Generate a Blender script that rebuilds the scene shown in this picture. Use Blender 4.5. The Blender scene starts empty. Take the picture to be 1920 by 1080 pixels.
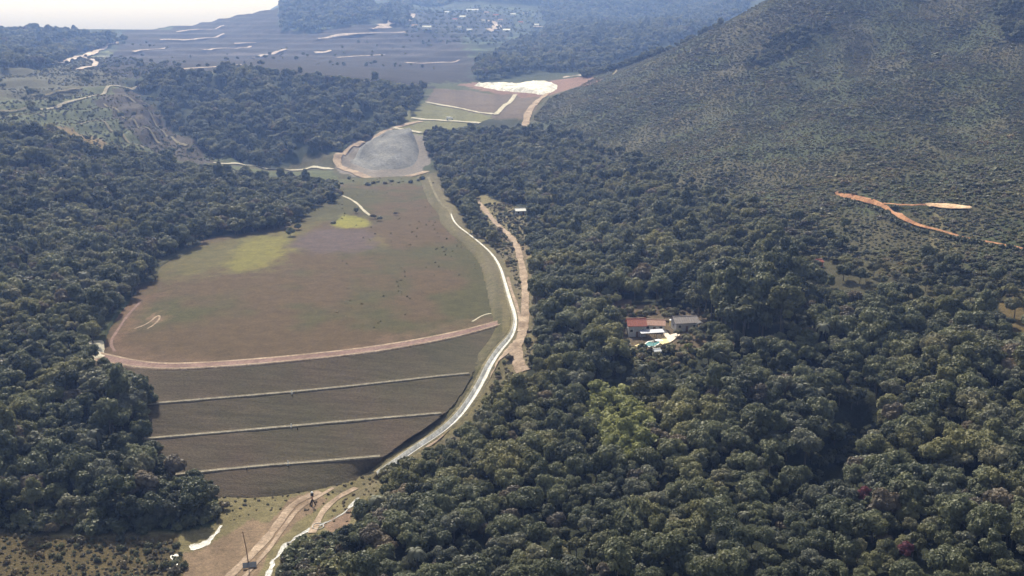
import bpy, bmesh, math, random
import numpy as np
from mathutils import Vector, Matrix, Euler
RAD = math.radians
scene = bpy.context.scene
COL = scene.collection

# ------------------------------------------------------------------ camera, sky, sun, exposure
F, PITCH, HC = 2000.0, RAD(13.5), 130.0
cam_data = bpy.data.cameras.new('camera')
cam_data.sensor_width = 36.0
cam_data.lens = 36.0 * F / 1920.0
cam_data.clip_start = 1.0
cam_data.clip_end = 30000.0
cam = bpy.data.objects.new('camera', cam_data)
cam.location = (0, 0, HC)
cam.rotation_euler = (math.pi / 2 - PITCH, 0, 0)
COL.objects.link(cam)
scene.camera = cam

SUN_EL, SUN_AZ = RAD(45), RAD(-20)        # azimuth measured from +Y towards +X
world = bpy.data.worlds.new('World')
scene.world = world
world.use_nodes = True
wn = world.node_tree
sky = wn.nodes.new('ShaderNodeTexSky')
sky.sky_type = 'NISHITA'
sky.sun_disc = False
sky.sun_elevation = SUN_EL
sky.sun_rotation = SUN_AZ
sky.dust_density = 3.0
sky.ozone_density = 0.6
bg = wn.nodes['Background']
bg.inputs['Strength'].default_value = 0.12
hsv = wn.nodes.new('ShaderNodeHueSaturation')
hsv.inputs['Saturation'].default_value = 0.45
wn.links.new(sky.outputs[0], hsv.inputs['Color'])
wn.links.new(hsv.outputs[0], bg.inputs['Color'])
sun_data = bpy.data.lights.new('sun', 'SUN')
sun_data.energy = 5.0
sun_data.angle = RAD(0.5)
sun_data.color = (1.0, 0.955, 0.89)
sun = bpy.data.objects.new('sun', sun_data)
sdir = Vector((math.sin(SUN_AZ) * math.cos(SUN_EL), math.cos(SUN_AZ) * math.cos(SUN_EL), math.sin(SUN_EL)))
sun.rotation_euler = sdir.to_track_quat('Z', 'Y').to_euler()
COL.objects.link(sun)
vs = scene.view_settings
vs.view_transform = 'Standard'
vs.look = 'None'
vs.exposure = 0.22
vs.gamma = 1.0
scene.render.engine = 'CYCLES'
scene.cycles.max_bounces = 5
scene.cycles.diffuse_bounces = 2
scene.cycles.glossy_bounces = 2
scene.cycles.transmission_bounces = 2
scene.cycles.transparent_max_bounces = 4
scene.cycles.volume_bounces = 0

# ------------------------------------------------------------------ numeric helpers
rng = np.random.default_rng(7)
random.seed(7)

def hash2(ix, iy, seed):
    h = (ix.astype(np.int64) * 374761393 + iy.astype(np.int64) * 668265263 + seed * 974711) & 0xFFFFFFFF
    h = ((h ^ (h >> 13)) * 1274126177) & 0xFFFFFFFF
    h = h ^ (h >> 16)
    return (h & 0xFFFFFF) / float(0xFFFFFF)

def vnoise(x, y, seed=0):
    x = np.asarray(x, float); y = np.asarray(y, float)
    ix = np.floor(x); iy = np.floor(y)
    fx = x - ix; fy = y - iy
    fx = fx * fx * (3 - 2 * fx); fy = fy * fy * (3 - 2 * fy)
    a = hash2(ix, iy, seed); b = hash2(ix + 1, iy, seed)
    c = hash2(ix, iy + 1, seed); d = hash2(ix + 1, iy + 1, seed)
    return (a * (1 - fx) + b * fx) * (1 - fy) + (c * (1 - fx) + d * fx) * fy

def fbm(x, y, seed=0, octv=4):
    s = 0; a = 0.5; t = 0
    for k in range(octv):
        s = s + a * vnoise(np.asarray(x) * 2 ** k, np.asarray(y) * 2 ** k, seed + k * 17)
        t += a; a *= 0.5
    return s / t * 2 - 1

def smooth(a, b, x):
    t = np.clip((x - a) / (b - a), 0, 1)
    return t * t * (3 - 2 * t)

SP, CP = math.sin(PITCH), math.cos(PITCH)

def ray(u, v):
    r = (u - 960) / F; dn = (v - 540) / F
    return r, CP - dn * SP, -SP - dn * CP

def at_d(u, v, d):                       # the point of a sight line at forward distance d
    rx, ry, rz = ray(u, v)
    return (d * rx / ry, d, HC + d * rz / ry)

def at_z(u, v, z):                       # the point of a sight line at height z
    rx, ry, rz = ray(u, v)
    t = (z - HC) / rz
    return (t * rx, t * ry, z)

def project(x, y, z):
    dz = np.asarray(z) - HC
    depth = np.asarray(y) * CP - dz * SP
    up = np.asarray(y) * SP + dz * CP
    return 960 + F * np.asarray(x) / depth, 540 - F * up / depth, depth

# ------------------------------------------------------------------ terrain heights
PTS = [  # (image column, image row, forward distance) of survey points on the ground
 (330,1040,250),(500,1060,244),(600,950,277),(420,950,277),(640,960,276),(100,1050,248),(520,1070,240),
 (410,915,293),(520,912,294),(640,903,297),(350,880,303),
 (0,700,345),(0,800,310),(0,900,283),(150,900,285),(200,780,318),(0,600,400),(0,500,470),(0,400,560),(0,300,680),(0,200,900),(0,130,1200),
 (0,75,1800),(0,57,2300),(290,520,482),(150,500,486),(200,400,600),(400,440,586),(540,430,604),(640,375,715),(640,345,790),(400,380,668),
 (180,650,372),(150,640,372),(215,590,417),(240,560,444),(205,760,322),(280,740,330),
 (300,300,800),(450,310,860),(560,320,850),(200,280,800),(100,240,860),(200,190,1000),(240,150,1150),(350,141,1200),(500,137,1220),(650,160,1180),
 (780,170,1150),(420,290,900),(550,300,900),(650,280,930),(720,245,1000),(500,220,1010),(350,220,1020),(260,250,900),(620,230,1010),
 (300,120,1500),(500,115,1600),(700,122,1550),(850,140,1450),(200,90,1900),(400,60,2300),(100,100,1700),
 (100,53,2500),(160,50,2500),(230,57,2500),(330,50,2600),(430,33,2600),(520,18,2600),(540,0,2600),(620,-15,2550),(690,15,2600),(620,60,2250),
 (720,0,3400),(640,-40,3750),(900,-60,3750),(1200,-80,3750),(1000,0,3200),
 (500,60,2250),(650,70,2100),(800,72,2100),(900,60,2200),(900,20,2700),(800,30,2600),(1000,100,1800),(1100,60,2150),(1100,128,1600),(950,140,1480),
 (1250,50,2200),(1300,18,2700),(1400,-10,3000),
 (900,166,1300),(1045,172,1180),(980,154,1390),(1050,155,1330),(810,165,1310),(1020,181,1146),(885,156,1400),
 (800,190,1190),(925,214,1060),(760,230,1040),(850,230,1010),(720,250,980),(985,215,1040),
 (650,318,850),(720,330,825),(790,318,850),(790,280,900),(690,265,930),(625,300,880),(740,300,890),
 (960,450,565),(985,560,435),(985,600,400),(975,640,378),(940,690,366),(900,720,351),(840,800,322),(770,850,308),(700,900,294),(650,960,275),
 (1000,800,318),(1000,900,282),(800,1000,251),(700,1060,237),(1000,1060,233),(1200,1060,228),(1500,1060,222),(1900,1060,215),(1900,900,262),
 (1600,900,268),(1560,960,248),(1650,820,303),(1400,950,252),(1400,800,300),(1200,800,308),(1200,700,350),(1100,600,405),(1000,680,362),(1400,600,396),(1600,600,383),
 (1900,600,368),(1900,750,310),(1750,750,305),(1500,500,450),(1700,500,438),(1900,480,428),(1700,400,508),(1900,400,488),(1500,400,540),
 (1300,400,590),(1100,400,640),(1000,400,655),(900,380,690),(830,390,676),(860,430,600),(925,480,527),(820,330,815),(1050,300,840),(1200,300,760),(1400,300,680),
 (1700,300,618),(1900,300,598),(1000,230,1000),(1100,200,1080),(1140,138,1250),(1300,64,1150),(1230,90,1200),(1400,47,1120),(1350,56,1135),(1440,30,1105),(1200,200,1000),(1400,200,880),
 (1400,100,1040),(1480,0,1090),(1600,200,820),(1600,100,980),(1600,0,1120),(1900,200,760),(1900,100,890),(1900,0,1000),(1750,60,980),
 (1900,-100,1150),(1600,-100,1300),(1480,-60,1260),(1760,-40,1120),
]
W = [at_d(*p) for p in PTS]
for (u, v, z) in [(1170,597,20),(1320,597,21.5),(1170,652,19),(1320,650,20.5),(1240,625,20)]:
    W.append(at_z(u, v, z))
# tailings pond floor (below the tailings) and its banks
for (u, v) in [(400,640),(600,640),(800,610),(300,640),(600,550),(800,550),(450,500),(650,450),(800,450),(700,380),(760,350),(880,560)]:
    p = at_z(u, v, 18); W.append((p[0], p[1], 13.0))
for (u, v, z) in [(450,740,7),(700,715,7),(450,810,2),(700,790,2),(500,870,-1.5),(650,850,-1.5)]:
    p = at_z(u, v, z + 4); W.append((p[0], p[1], z))
# ground behind the ridges and outside the frame
for (u, d, z) in [(1200,1600,84),(1300,1550,88),(1400,1420,100),(1440,1400,118),(1350,1400,85),(1400,1600,95),(1480,1600,140),(1700,1600,205),(1900,1500,215),(1480,2300,190),(1200,2900,160),
                  (0,2900,95),(200,3200,80),(400,3200,120),(540,3200,165),(620,3200,170)]:
    W.append((d * (u - 960) / F / CP, d, z))
W += [(-260,180,12),(-250,280,22),(-420,500,50),(-700,800,90),(-900,1200,115),(-1400,2200,135),(-2200,3500,100),(-2600,4000,70),(-1200,4000,50),
      (260,180,24),(330,300,45),(420,450,85),(600,700,140),(900,1000,210),(1300,1500,250),(1800,2600,300),(0,120,-2),(-90,120,-3),(110,130,8),(-40,60,-3),(60,60,2),(-60,190,-1),(0,190,2),
      (0,4000,330),(1500,4000,400),(2600,4000,420)]
W = np.array(W)

def warp(x, y):
    y = np.maximum(y, 40.0)
    return 2.2 * x / y, np.log(y / 100.0)

cs, cl = warp(W[:, 0], W[:, 1])
KC = 0.22
def kern(ds, dl): return np.sqrt(ds * ds + dl * dl + KC * KC)
A = kern(cs[:, None] - cs[None], cl[:, None] - cl[None])
A = np.block([[A - 0.012 * np.eye(len(W)), np.stack([np.ones(len(W)), cs, cl], 1)],
              [np.stack([np.ones(len(W)), cs, cl], 0), np.zeros((3, 3))]])
SOL = np.linalg.solve(A, np.concatenate([W[:, 2], np.zeros(3)]))

def base_height(x, y):
    x = np.atleast_1d(np.asarray(x, float)); y = np.atleast_1d(np.asarray(y, float))
    out = np.empty(x.shape)
    xf, yf, of = x.ravel(), y.ravel(), out.ravel()
    for a in range(0, len(xf), 40000):
        s, l = warp(xf[a:a + 40000], yf[a:a + 40000])
        k = kern(s[:, None] - cs[None], l[:, None] - cl[None])
        of[a:a + 40000] = k @ SOL[:-3] + SOL[-3] + SOL[-2] * s + SOL[-1] * l
    return of.reshape(x.shape)

# grid, uniform in bearing and in log distance
NS, NL = 860, 780
S0, S1, L0, L1 = -0.80, 0.80, math.log(60.0), math.log(4050.0)
gs = np.linspace(S0, S1, NS); gl = np.linspace(L0, L1, NL)
GY = np.exp(gl)[:, None] * np.ones(NS)[None]
GX = GY * gs[None]
# the smooth part is solved on a coarser grid and interpolated
cgs = np.linspace(S0, S1, 216); cgl = np.linspace(L0, L1, 196)
cy = np.exp(cgl)[:, None] * np.ones(216)[None]
ch = base_height(cy * cgs[None], cy)
def bil(arr, fs, fl):
    nl, ns = arr.shape
    fs = np.clip(fs, 0, ns - 1.001); fl = np.clip(fl, 0, nl - 1.001)
    i = fs.astype(int); j = fl.astype(int); a = fs - i; b = fl - j
    return (arr[j, i] * (1 - a) + arr[j, i + 1] * a) * (1 - b) + (arr[j + 1, i] * (1 - a) + arr[j + 1, i + 1] * a) * b
H = bil(ch, np.broadcast_to(np.linspace(0, 215, NS)[None], GX.shape), np.broadcast_to(np.linspace(0, 195, NL)[:, None], GX.shape))

def height(x, y):
    x = np.asarray(x, float); y = np.maximum(np.asarray(y, float), 61.0)
    fs = (x / y - S0) / (S1 - S0) * (NS - 1); fl = (np.log(y) - L0) / (L1 - L0) * (NL - 1)
    return bil(H, fs, fl)

TT = np.exp(np.linspace(math.log(150), math.log(4000), 1500))
def cast(pts, lift=0.0):                 # where sight lines meet the ground
    out = []
    for (u, v) in pts:
        rx, ry, rz = ray(u, v)
        y = TT; x = y * rx / ry; z = HC + y * rz / ry
        h = height(x, y) + lift
        below = np.nonzero(z < h)[0]
        k = below[0] if len(below) else len(TT) - 1
        if k > 0 and len(below):
            a = z[k - 1] - h[k - 1]; b = z[k] - h[k]; t = a / (a - b)
            yy = y[k - 1] + t * (y[k] - y[k - 1])
        else:
            yy = y[k]
        out.append((yy * rx / ry, yy))
    return np.array(out)

def densify(P, step):
    P = np.asarray(P, float); out = [P[0]]
    for a, b in zip(P[:-1], P[1:]):
        n = max(1, int(np.linalg.norm((b - a)[:2]) / step))
        for k in range(1, n + 1): out.append(a + (b - a) * k / n)
    return np.array(out)

def rounded(P, it=2):
    P = np.asarray(P, float)
    for _ in range(it):
        Q = [P[0]]
        for a, b in zip(P[:-1], P[1:]): Q += [a * .75 + b * .25, a * .25 + b * .75]
        Q.append(P[-1]); P = np.array(Q)
    return P

def inside(poly, x, y):
    poly = np.asarray(poly)[:, :2]; r = np.zeros(np.shape(x), bool)
    n = len(poly); j = n - 1
    for i in range(n):
        xi, yi = poly[i]; xj, yj = poly[j]
        if yi != yj:
            c = ((yi > y) != (yj > y)) & (x < (xj - xi) * (y - yi) / (yj - yi) + xi)
            r ^= c
        j = i
    return r

def dist_line(P, x, y):
    d = np.full(np.shape(x), 1e9)
    for a, b in zip(P[:-1], P[1:]):
        ab = b[:2] - a[:2]; L = (ab ** 2).sum() + 1e-9
        t = np.clip(((x - a[0]) * ab[0] + (y - a[1]) * ab[1]) / L, 0, 1)
        d = np.minimum(d, np.hypot(x - a[0] - t * ab[0], y - a[1] - t * ab[1]))
    return d

# gullies and roughness
D = GY
far = smooth(900, 1500, D)
H += fbm(GX / 26, GY / 26, 3) * 1.1 * smooth(290, 420, D) * (1 - smooth(1200, 1700, D))
H += (fbm(GX / 70, GY / 120, 37) * 11 + 2) * smooth(470, 560, D) * (1 - smooth(800, 860, D)) * (1 - smooth(-.40, -.33, GX / GY))
H += fbm(GX / 120, GY / 120, 9) * 7 * smooth(600, 1300, D)
H += -np.abs(fbm(GX / 210, GY / 420, 21, 3)) * 34 * smooth(1350, 2000, D) * smooth(-0.02, 0.02, GX / GY + .12)
mz = smooth(1600, 1800, D) * (1 - smooth(2600, 2900, D)) * (1 - smooth(-.04, .02, GX / GY))
st_ = H / 9.0 + .25 * fbm(GX / 200, GY / 200, 35); fr_ = st_ - np.floor(st_)
H += mz * 9.0 * (smooth(.45, 1.0, fr_) - fr_)
H += fbm(GX / 260, GY / 260, 33) * 45 * smooth(2800, 3300, D)

tz = smooth(760, 840, D) * (1 - smooth(1180, 1300, D)) * (1 - smooth(-.345, -.30, GX / GY)); st_ = H / 7.0 + .3 * fbm(GX / 90, GY / 90, 36); fr_ = st_ - np.floor(st_)
H += tz * 7.0 * (smooth(.5, .95, fr_) - fr_)
H -= np.abs(fbm(GX / 42 + GY / 130, GY / 170, 38, 3)) * 30 * smooth(840, 920, D) * (1 - smooth(1160, 1220, D)) * smooth(-.38, -.33, GX / GY) * (1 - smooth(-.14, -.11, GX / GY))
H -= (np.abs(fbm(GX / 75 - GY / 300, GY / 190, 39, 3)) * 15 - 3) * smooth(560, 680, D) * (1 - smooth(1050, 1150, D)) * smooth(.15, .22, GX / GY)
# --- fixed pads and the spillway trench
PAD = np.array([at_z(*p) [:2] for p in [(1160,592,20.5),(1325,590,20.5),(1330,652,20),(1160,656,20)]])
pc = PAD.mean(0)
dp = dist_line(np.vstack([PAD, PAD[:1]]), GX, GY) * np.where(inside(PAD, GX, GY), -1, 1)
w = 1 - smooth(-1, 14, dp)
H = H * (1 - w) + 20.0 * w

CH_PX = [(803,332,21.3),(812,356,21.2),(826,383,21),(843,394,20.8),(852,420,20.6),(884,443,20.4),(921,474,20.2),(938,500,20),(948,535,19.8),(957,565,19.6),(966,592,19.3),(966,612,18.9),(958,632,17.6),(936,656,16.2),(917,685,14.0),(905,712,12),(884,748,9.6),(858,783,7),(824,812,4.8),(780,840,3.0),(740,868,1.8),(712,888,1.0)]
CH = rounded([at_z(*p) for p in CH_PX], 2)
CH = densify(CH, 1.5)
dch = dist_line(CH, GX, GY)
near_ch = dch < 14
zz = np.zeros(H.shape)
if near_ch.any():
    idx = np.nonzero(near_ch)
    px, py = GX[idx], GY[idx]
    best = np.empty(len(px), int)
    for a in range(0, len(px), 4000):
        best[a:a + 4000] = np.argmin((px[a:a + 4000, None] - CH[None, :, 0]) ** 2 + (py[a:a + 4000, None] - CH[None, :, 1]) ** 2, 1)
    bank = CH[best, 2]
    d = dch[idx]
    ww = 1 - smooth(4.5, 13, d)
    hh = H[idx] * (1 - ww) + bank * ww
    wide = np.clip(.28 + .24 * (1 - smooth(16.5, 19.2, bank)) - .12 * smooth(19.6, 20.4, bank), .2, .85) * (1 - smooth(20.75, 20.9, bank))
    hh -= 3.4 * wide * (1 - smooth(2.7, 4.3, d / np.maximum(wide, .1))) * (wide > .05)
    H[idx] = hh

FOOT = np.array([at_z(*q)[:2] for q in [(395,931,-.6),(340,890,3),(292,845,6),(284,823,8),(284,758,13),(240,690,18),(262,676,18.4),(330,683,18.4),(500,672,18.4),(700,651,18.4),(850,624,18.4),(925,605,18.4),(905,650,17),(870,715,12),(825,775,8),(760,830,4),(700,880,.5),(640,904,-.4),(560,915,-.4),(470,925,-.5)]])
fx0, fy0 = FOOT.min(0); fx1, fy1 = FOOT.max(0)
q_ = inside(FOOT, GX, GY) & (dch > 7)
lev = [(np.array([at_z(u, v, z)[:2] for u, v in px]), z) for z, px in ((-.6, [(300,940),(400,931),(560,915),(690,884),(760,870)]), (3, [(300,894),(500,874),(600,867),(740,853)]), (8, [(260,826),(545,801),(700,787),(860,773)]), (13.2, [(250,761),(545,737),(700,721),(900,700)]), (18.4, [(200,688),(330,692),(500,680),(700,658),(850,630),(960,603)]))]
yy_ = np.array([np.interp(GX[q_], l[:, 0], l[:, 1]) for l, z in lev]); zz_ = np.array([z for l, z in lev])
face = np.array([np.interp(GY[q_][i], yy_[:, i], zz_) for i in range(q_.sum())])
H[q_] = np.minimum(H[q_], face - 1.3)
POND = np.array([at_z(*q)[:2] for q in [(188,662,19),(205,612,19),(222,588,19.1),(252,555,19.2),(294,527,19.4),(300,500,19.6),(335,478,19.7),(400,450,19.9),(470,447,20),(545,432,20.1),(640,380,20.5),(655,343,21),(795,335,21.2),(850,420,20.3),(930,520,19.3),(945,600,18.6),(800,628,18.3),(500,676,18.1),(262,681,18)]])
q_ = inside(POND, GX, GY) & (dch > 9)
H[q_] = np.minimum(H[q_], 16.8)
TOE = np.array([at_z(*q)[:2] for q in [(380,945,-.6),(396,925,-.6),(470,919,-.6),(560,909,-.6),(640,898,-.6),(690,880,-.6),(705,900,-.6),(650,930,-.6),(560,945,-.6),(470,955,-.6)]])
q_ = 1 - smooth(-1, 5, dist_line(np.vstack([TOE, TOE[:1]]), GX, GY) * np.where(inside(TOE, GX, GY), -1, 1))
H = np.where(q_ > 0, H * (1 - q_) + np.minimum(H, -.75) * q_, H)

OR = rounded(np.array([at_z(1568,364,50)[:2]] * 0 + [p[:2] for p in cast([(1568,364),(1610,376),(1650,386),(1672,398),(1695,415),(1730,430),(1790,445),(1860,458),(1930,472)])]), 2)
OR2 = rounded(cast([(1655,388),(1690,390),(1745,388),(1760,389),(1790,391),(1825,393)]), 2)
GUL = rounded(cast([(1632,765),(1604,812),(1572,858),(1530,900),(1490,932),(1448,960)]), 2); H -= 6.5 * (1 - smooth(2, 9, dist_line(GUL, GX, GY)))
do_ = np.minimum(dist_line(OR, GX, GY), dist_line(OR2, GX, GY)); H -= 2.6 * (1 - smooth(2.6, 6.0, do_)) * (1 - .6 * smooth(180, 215, GX))

def xyz(P2, lift=0.0):
    P2 = np.asarray(P2); return np.column_stack([P2[:, 0], P2[:, 1], height(P2[:, 0], P2[:, 1]) + lift])

# ------------------------------------------------------------------ materials
def lin(c):                              # sRGB 0-255 to linear
    return tuple(((x / 255) / 12.92 if x / 255 <= .04045 else ((x / 255 + .055) / 1.055) ** 2.4) for x in c)

def new_mat(name):
    m = bpy.data.materials.new(name); m.use_nodes = True
    nt = m.node_tree
    return m, nt, nt.nodes['Principled BSDF']

def N(nt, kind, **kw):
    n = nt.nodes.new(kind)
    for k, v in kw.items(): setattr(n, k, v)
    return n

def noise(nt, scale, detail=4, rough=.6, vec=None):
    n = N(nt, 'ShaderNodeTexNoise'); n.inputs['Scale'].default_value = scale
    n.inputs['Detail'].default_value = detail; n.inputs['Roughness'].default_value = rough
    if vec is None:
        g = N(nt, 'ShaderNodeNewGeometry'); vec = g.outputs['Position']
    nt.links.new(vec, n.inputs['Vector'])
    return n.outputs['Fac']

def ramp(nt, fac, stops):
    r = N(nt, 'ShaderNodeValToRGB')
    while len(r.color_ramp.elements) < len(stops): r.color_ramp.elements.new(.5)
    for e, (p, c) in zip(r.color_ramp.elements, stops):
        e.position = p; e.color = (*c, 1) if len(c) == 3 else c
    nt.links.new(fac, r.inputs['Fac'])
    return r.outputs['Color']

def mixc(nt, a, b, fac, mode='MIX'):
    m = N(nt, 'ShaderNodeMix', data_type='RGBA', blend_type=mode)
    for s, v in (('A', a), ('B', b)):
        sock = [i for i in m.inputs if i.name == s and i.type == 'RGBA'][0]
        if hasattr(v, 'links'): nt.links.new(v, sock)
        else: sock.default_value = (*v, 1)
    f = m.inputs[0]
    if hasattr(fac, 'links'): nt.links.new(fac, f)
    else: f.default_value = fac
    return [o for o in m.outputs if o.type == 'RGBA'][0]

def bump(nt, p, h, strength, dist):
    b = N(nt, 'ShaderNodeBump'); b.inputs['Strength'].default_value = strength; b.inputs['Distance'].default_value = dist
    nt.links.new(h, b.inputs['Height']); nt.links.new(b.outputs['Normal'], p.inputs['Normal'])

def soil(name, c1, c2, scale=.25, fine=2.2, rough=.95, bumpd=.3, spec=.2):
    m, nt, p = new_mat(name)
    a = noise(nt, scale, 5, .65); b = noise(nt, fine, 3, .7)
    c = ramp(nt, a, [(.32, c1), (.68, c2)])
    k = ramp(nt, b, [(.3, (.62, .62, .62)), (.7, (1.25, 1.25, 1.25))])
    nt.links.new(mixc(nt, c, k, 1.0, 'MULTIPLY'), p.inputs['Base Color'])
    p.inputs['Roughness'].default_value = rough; p.inputs['Specular IOR Level'].default_value = spec
    bump(nt, p, b, .8, bumpd)
    return m

def paint(name, c, rough=.6, var=.15, scale=1.5, metal=0.0):
    m, nt, p = new_mat(name)
    k = ramp(nt, noise(nt, scale, 4, .65), [(.3, tuple(x * (1 - var) for x in c)), (.7, tuple(min(1, x * (1 + var)) for x in c))])
    nt.links.new(k, p.inputs['Base Color'])
    p.inputs['Roughness'].default_value = rough; p.inputs['Metallic'].default_value = metal
    return m

def leaf_mat(name, c_dark, c_light, patch=True, trans=.34):
    m, nt, p = new_mat(name)
    oi = N(nt, 'ShaderNodeObjectInfo')
    at = N(nt, 'ShaderNodeAttribute', attribute_name='tone')
    mt = N(nt, 'ShaderNodeMath', operation='MULTIPLY_ADD'); mt.inputs[1].default_value = .55
    nt.links.new(oi.outputs['Random'], mt.inputs[0])
    m2 = N(nt, 'ShaderNodeMath', operation='MULTIPLY'); m2.inputs[1].default_value = .45
    nt.links.new(at.outputs['Fac'], m2.inputs[0]); nt.links.new(m2.outputs[0], mt.inputs[2])
    c = ramp(nt, mt.outputs[0], [(.05, c_dark), (.95, c_light)])
    if patch:
        k = ramp(nt, noise(nt, .035, 3, .6), [(.34, (.66, .70, .78)), (.5, (1, 1, 1)), (.66, (1.42, 1.26, 1.0))])
        c = mixc(nt, c, k, 1.0, 'MULTIPLY')
    nt.links.new(c, p.inputs['Base Color'])
    p.inputs['Roughness'].default_value = .55
    p.inputs['Specular IOR Level'].default_value = .35
    t = N(nt, 'ShaderNodeBsdfTranslucent'); nt.links.new(c, t.inputs['Color'])
    mx = N(nt, 'ShaderNodeMixShader'); mx.inputs[0].default_value = trans
    nt.links.new(p.outputs[0], mx.inputs[1]); nt.links.new(t.outputs[0], mx.inputs[2])
    nt.links.new(mx.outputs[0], nt.nodes['Material Output'].inputs['Surface'])
    return m

M = {}
M['leaf_green'] = leaf_mat('leaf_green', (.074, .088, .046), (.240, .250, .140))
M['leaf_dark'] = leaf_mat('leaf_dark', (.052, .062, .040), (.150, .162, .098))
M['leaf_grey'] = leaf_mat('leaf_grey', (.112, .120, .084), (.270, .272, .185))
M['leaf_yellow'] = leaf_mat('leaf_yellow', (.21, .225, .08), (.42, .42, .17), patch=False)
M['leaf_pink'] = leaf_mat('leaf_pink', (.11, .040, .052), (.24, .085, .11), patch=False)
M['leaf_dry'] = leaf_mat('leaf_dry', (.110, .100, .076), (.235, .205, .150))
M['leaf_brown'] = leaf_mat('leaf_brown', (.095, .084, .066), (.230, .195, .145))
M['leaf_scrub'] = leaf_mat('leaf_scrub', (.092, .100, .062), (.205, .208, .135), trans=.4)
M['bark'] = paint('bark', (.13, .11, .09), .9, .3, 3)
M['red_soil'] = soil('red_soil', lin((126, 108, 92)), lin((182, 162, 142)), .14, 1.0)
M['pink_soil'] = soil('pink_soil', lin((112, 90, 84)), lin((142, 118, 110)), .10, .9)
M['orange_soil'] = soil('orange_soil', lin((140, 98, 76)), lin((205, 155, 116)), .12, .9)
M['cream_soil'] = soil('cream_soil', lin((190, 150, 118)), lin((240, 212, 176)), .14, .9)
M['ditch'] = soil('ditch', lin((138, 130, 114)), lin((182, 172, 152)), .4, 1.5)
M['pale_soil'] = soil('pale_soil', lin((165, 158, 140)), lin((205, 198, 180)), .2, 1.0)
M['bank_grass'] = soil('bank_grass', lin((92, 90, 70)), lin((142, 130, 102)), .3, 1.3)
M['far_road'] = soil('far_road', lin((150, 134, 126)), lin((215, 200, 190)), .02, .2)
M['concrete'] = soil('concrete', (.34, .33, .30), (.74, .73, .70), .30, 1.4, .6, .03, .4)
M['gravel'] = soil('gravel', lin((112, 112, 112)), lin((142, 142, 142)), .04, .5, .95, 1.2)
M['white_rubble'] = soil('white_rubble', (.44, .42, .37), (.86, .85, .80), .10, .35, .8, 1.0)
M['white_wall'] = paint('white_wall', (.78, .77, .74), .7, .1)
M['grey_wall'] = paint('grey_wall', (.42, .41, .42), .8, .15)
M['terracotta'] = paint('terracotta', lin((158, 96, 82)), .85, .3, 2.5)
M['pink_tile'] = paint('pink_tile', lin((178, 142, 126)), .85, .25, 2.5)
M['grey_roof'] = paint('grey_roof', lin((140, 132, 130)), .7, .2, 1.2)
M['blue_roof'] = paint('blue_roof', lin((140, 145, 165)), .5, .12, 1.2)
M['paving'] = paint('paving', lin((222, 208, 190)), .75, .12, 1.5)
M['sand_paving'] = paint('sand_paving', lin((225, 205, 150)), .8, .12, 1.5)
M['pool_water'] = paint('pool_water', lin((38, 120, 118)), .12, .2, .6)
M['dark_glass'] = paint('dark_glass', (.03, .035, .045), .15, .2, 2)
M['wood'] = paint('wood', (.17, .10, .06), .7, .3, 4)
M['black_metal'] = paint('black_metal', (.02, .02, .024), .5, .3, 5)
M['steel'] = paint('steel', (.30, .30, .31), .5, .2, 5, .3)
M['white_plastic'] = paint('white_plastic', (.85, .85, .84), .4, .06, 3)
M['tyre'] = paint('tyre', (.03, .03, .03), .9, .2, 6)
m, nt, p = new_mat('stream_water'); M['water'] = m
p.inputs['Base Color'].default_value = (.09, .09, .09, 1); p.inputs['Roughness'].default_value = .30
p.inputs['Specular IOR Level'].default_value = 1.0
bump(nt, p, noise(nt, .9, 5, .75), .6, .3)

# ------------------------------------------------------------------ mesh helpers
def mesh_np(name, V, Fq, mats, parent=None, smooth_=False, mat_idx=None):
    me = bpy.data.meshes.new(name)
    V = np.asarray(V, np.float32); Fq = np.asarray(Fq, np.int32)
    n = Fq.shape[1]
    me.vertices.add(len(V)); me.vertices.foreach_set('co', V.ravel())
    me.loops.add(Fq.size); me.loops.foreach_set('vertex_index', Fq.ravel())
    me.polygons.add(len(Fq)); me.polygons.foreach_set('loop_start', np.arange(0, Fq.size, n, dtype=np.int32))
    me.polygons.foreach_set('loop_total', np.full(len(Fq), n, np.int32))
    for mm in (mats if isinstance(mats, (list, tuple)) else [mats]): me.materials.append(mm)
    if mat_idx is not None: me.polygons.foreach_set('material_index', np.asarray(mat_idx, np.int32))
    me.update(calc_edges=True)
    if smooth_: me.polygons.foreach_set('use_smooth', np.ones(len(Fq), bool))
    return me

def link(name, me, parent=None, loc=None, rz=0):
    o = bpy.data.objects.new(name, me); COL.objects.link(o)
    if parent: o.parent = parent
    if loc is not None: o.location = loc
    if rz: o.rotation_euler = (0, 0, rz)
    return o

def tag(o, label, cat=None, group=None):
    o['label'] = label
    if cat: o['category'] = cat
    if group: o['group'] = group
    return o

def struct(o): o['kind'] = 'structure'; return o
def stuff(o): o['kind'] = 'stuff'; return o

def empty(name, loc, rz=0):
    o = bpy.data.objects.new(name, None); COL.objects.link(o)
    o.location = loc; o.rotation_euler = (0, 0, rz); o.empty_display_size = .5
    return o

def grid_faces(nr, nc, keep=None):
    i = np.arange(nr - 1)[:, None] * nc + np.arange(nc - 1)[None]
    Fq = np.stack([i, i + 1, i + 1 + nc, i + nc], -1).reshape(-1, 4)
    return Fq if keep is None else Fq[keep.ravel()]

def compact(V, Fq):
    used = np.unique(Fq); mp = np.full(len(V), -1); mp[used] = np.arange(len(used))
    return V[used], mp[Fq]

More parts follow.
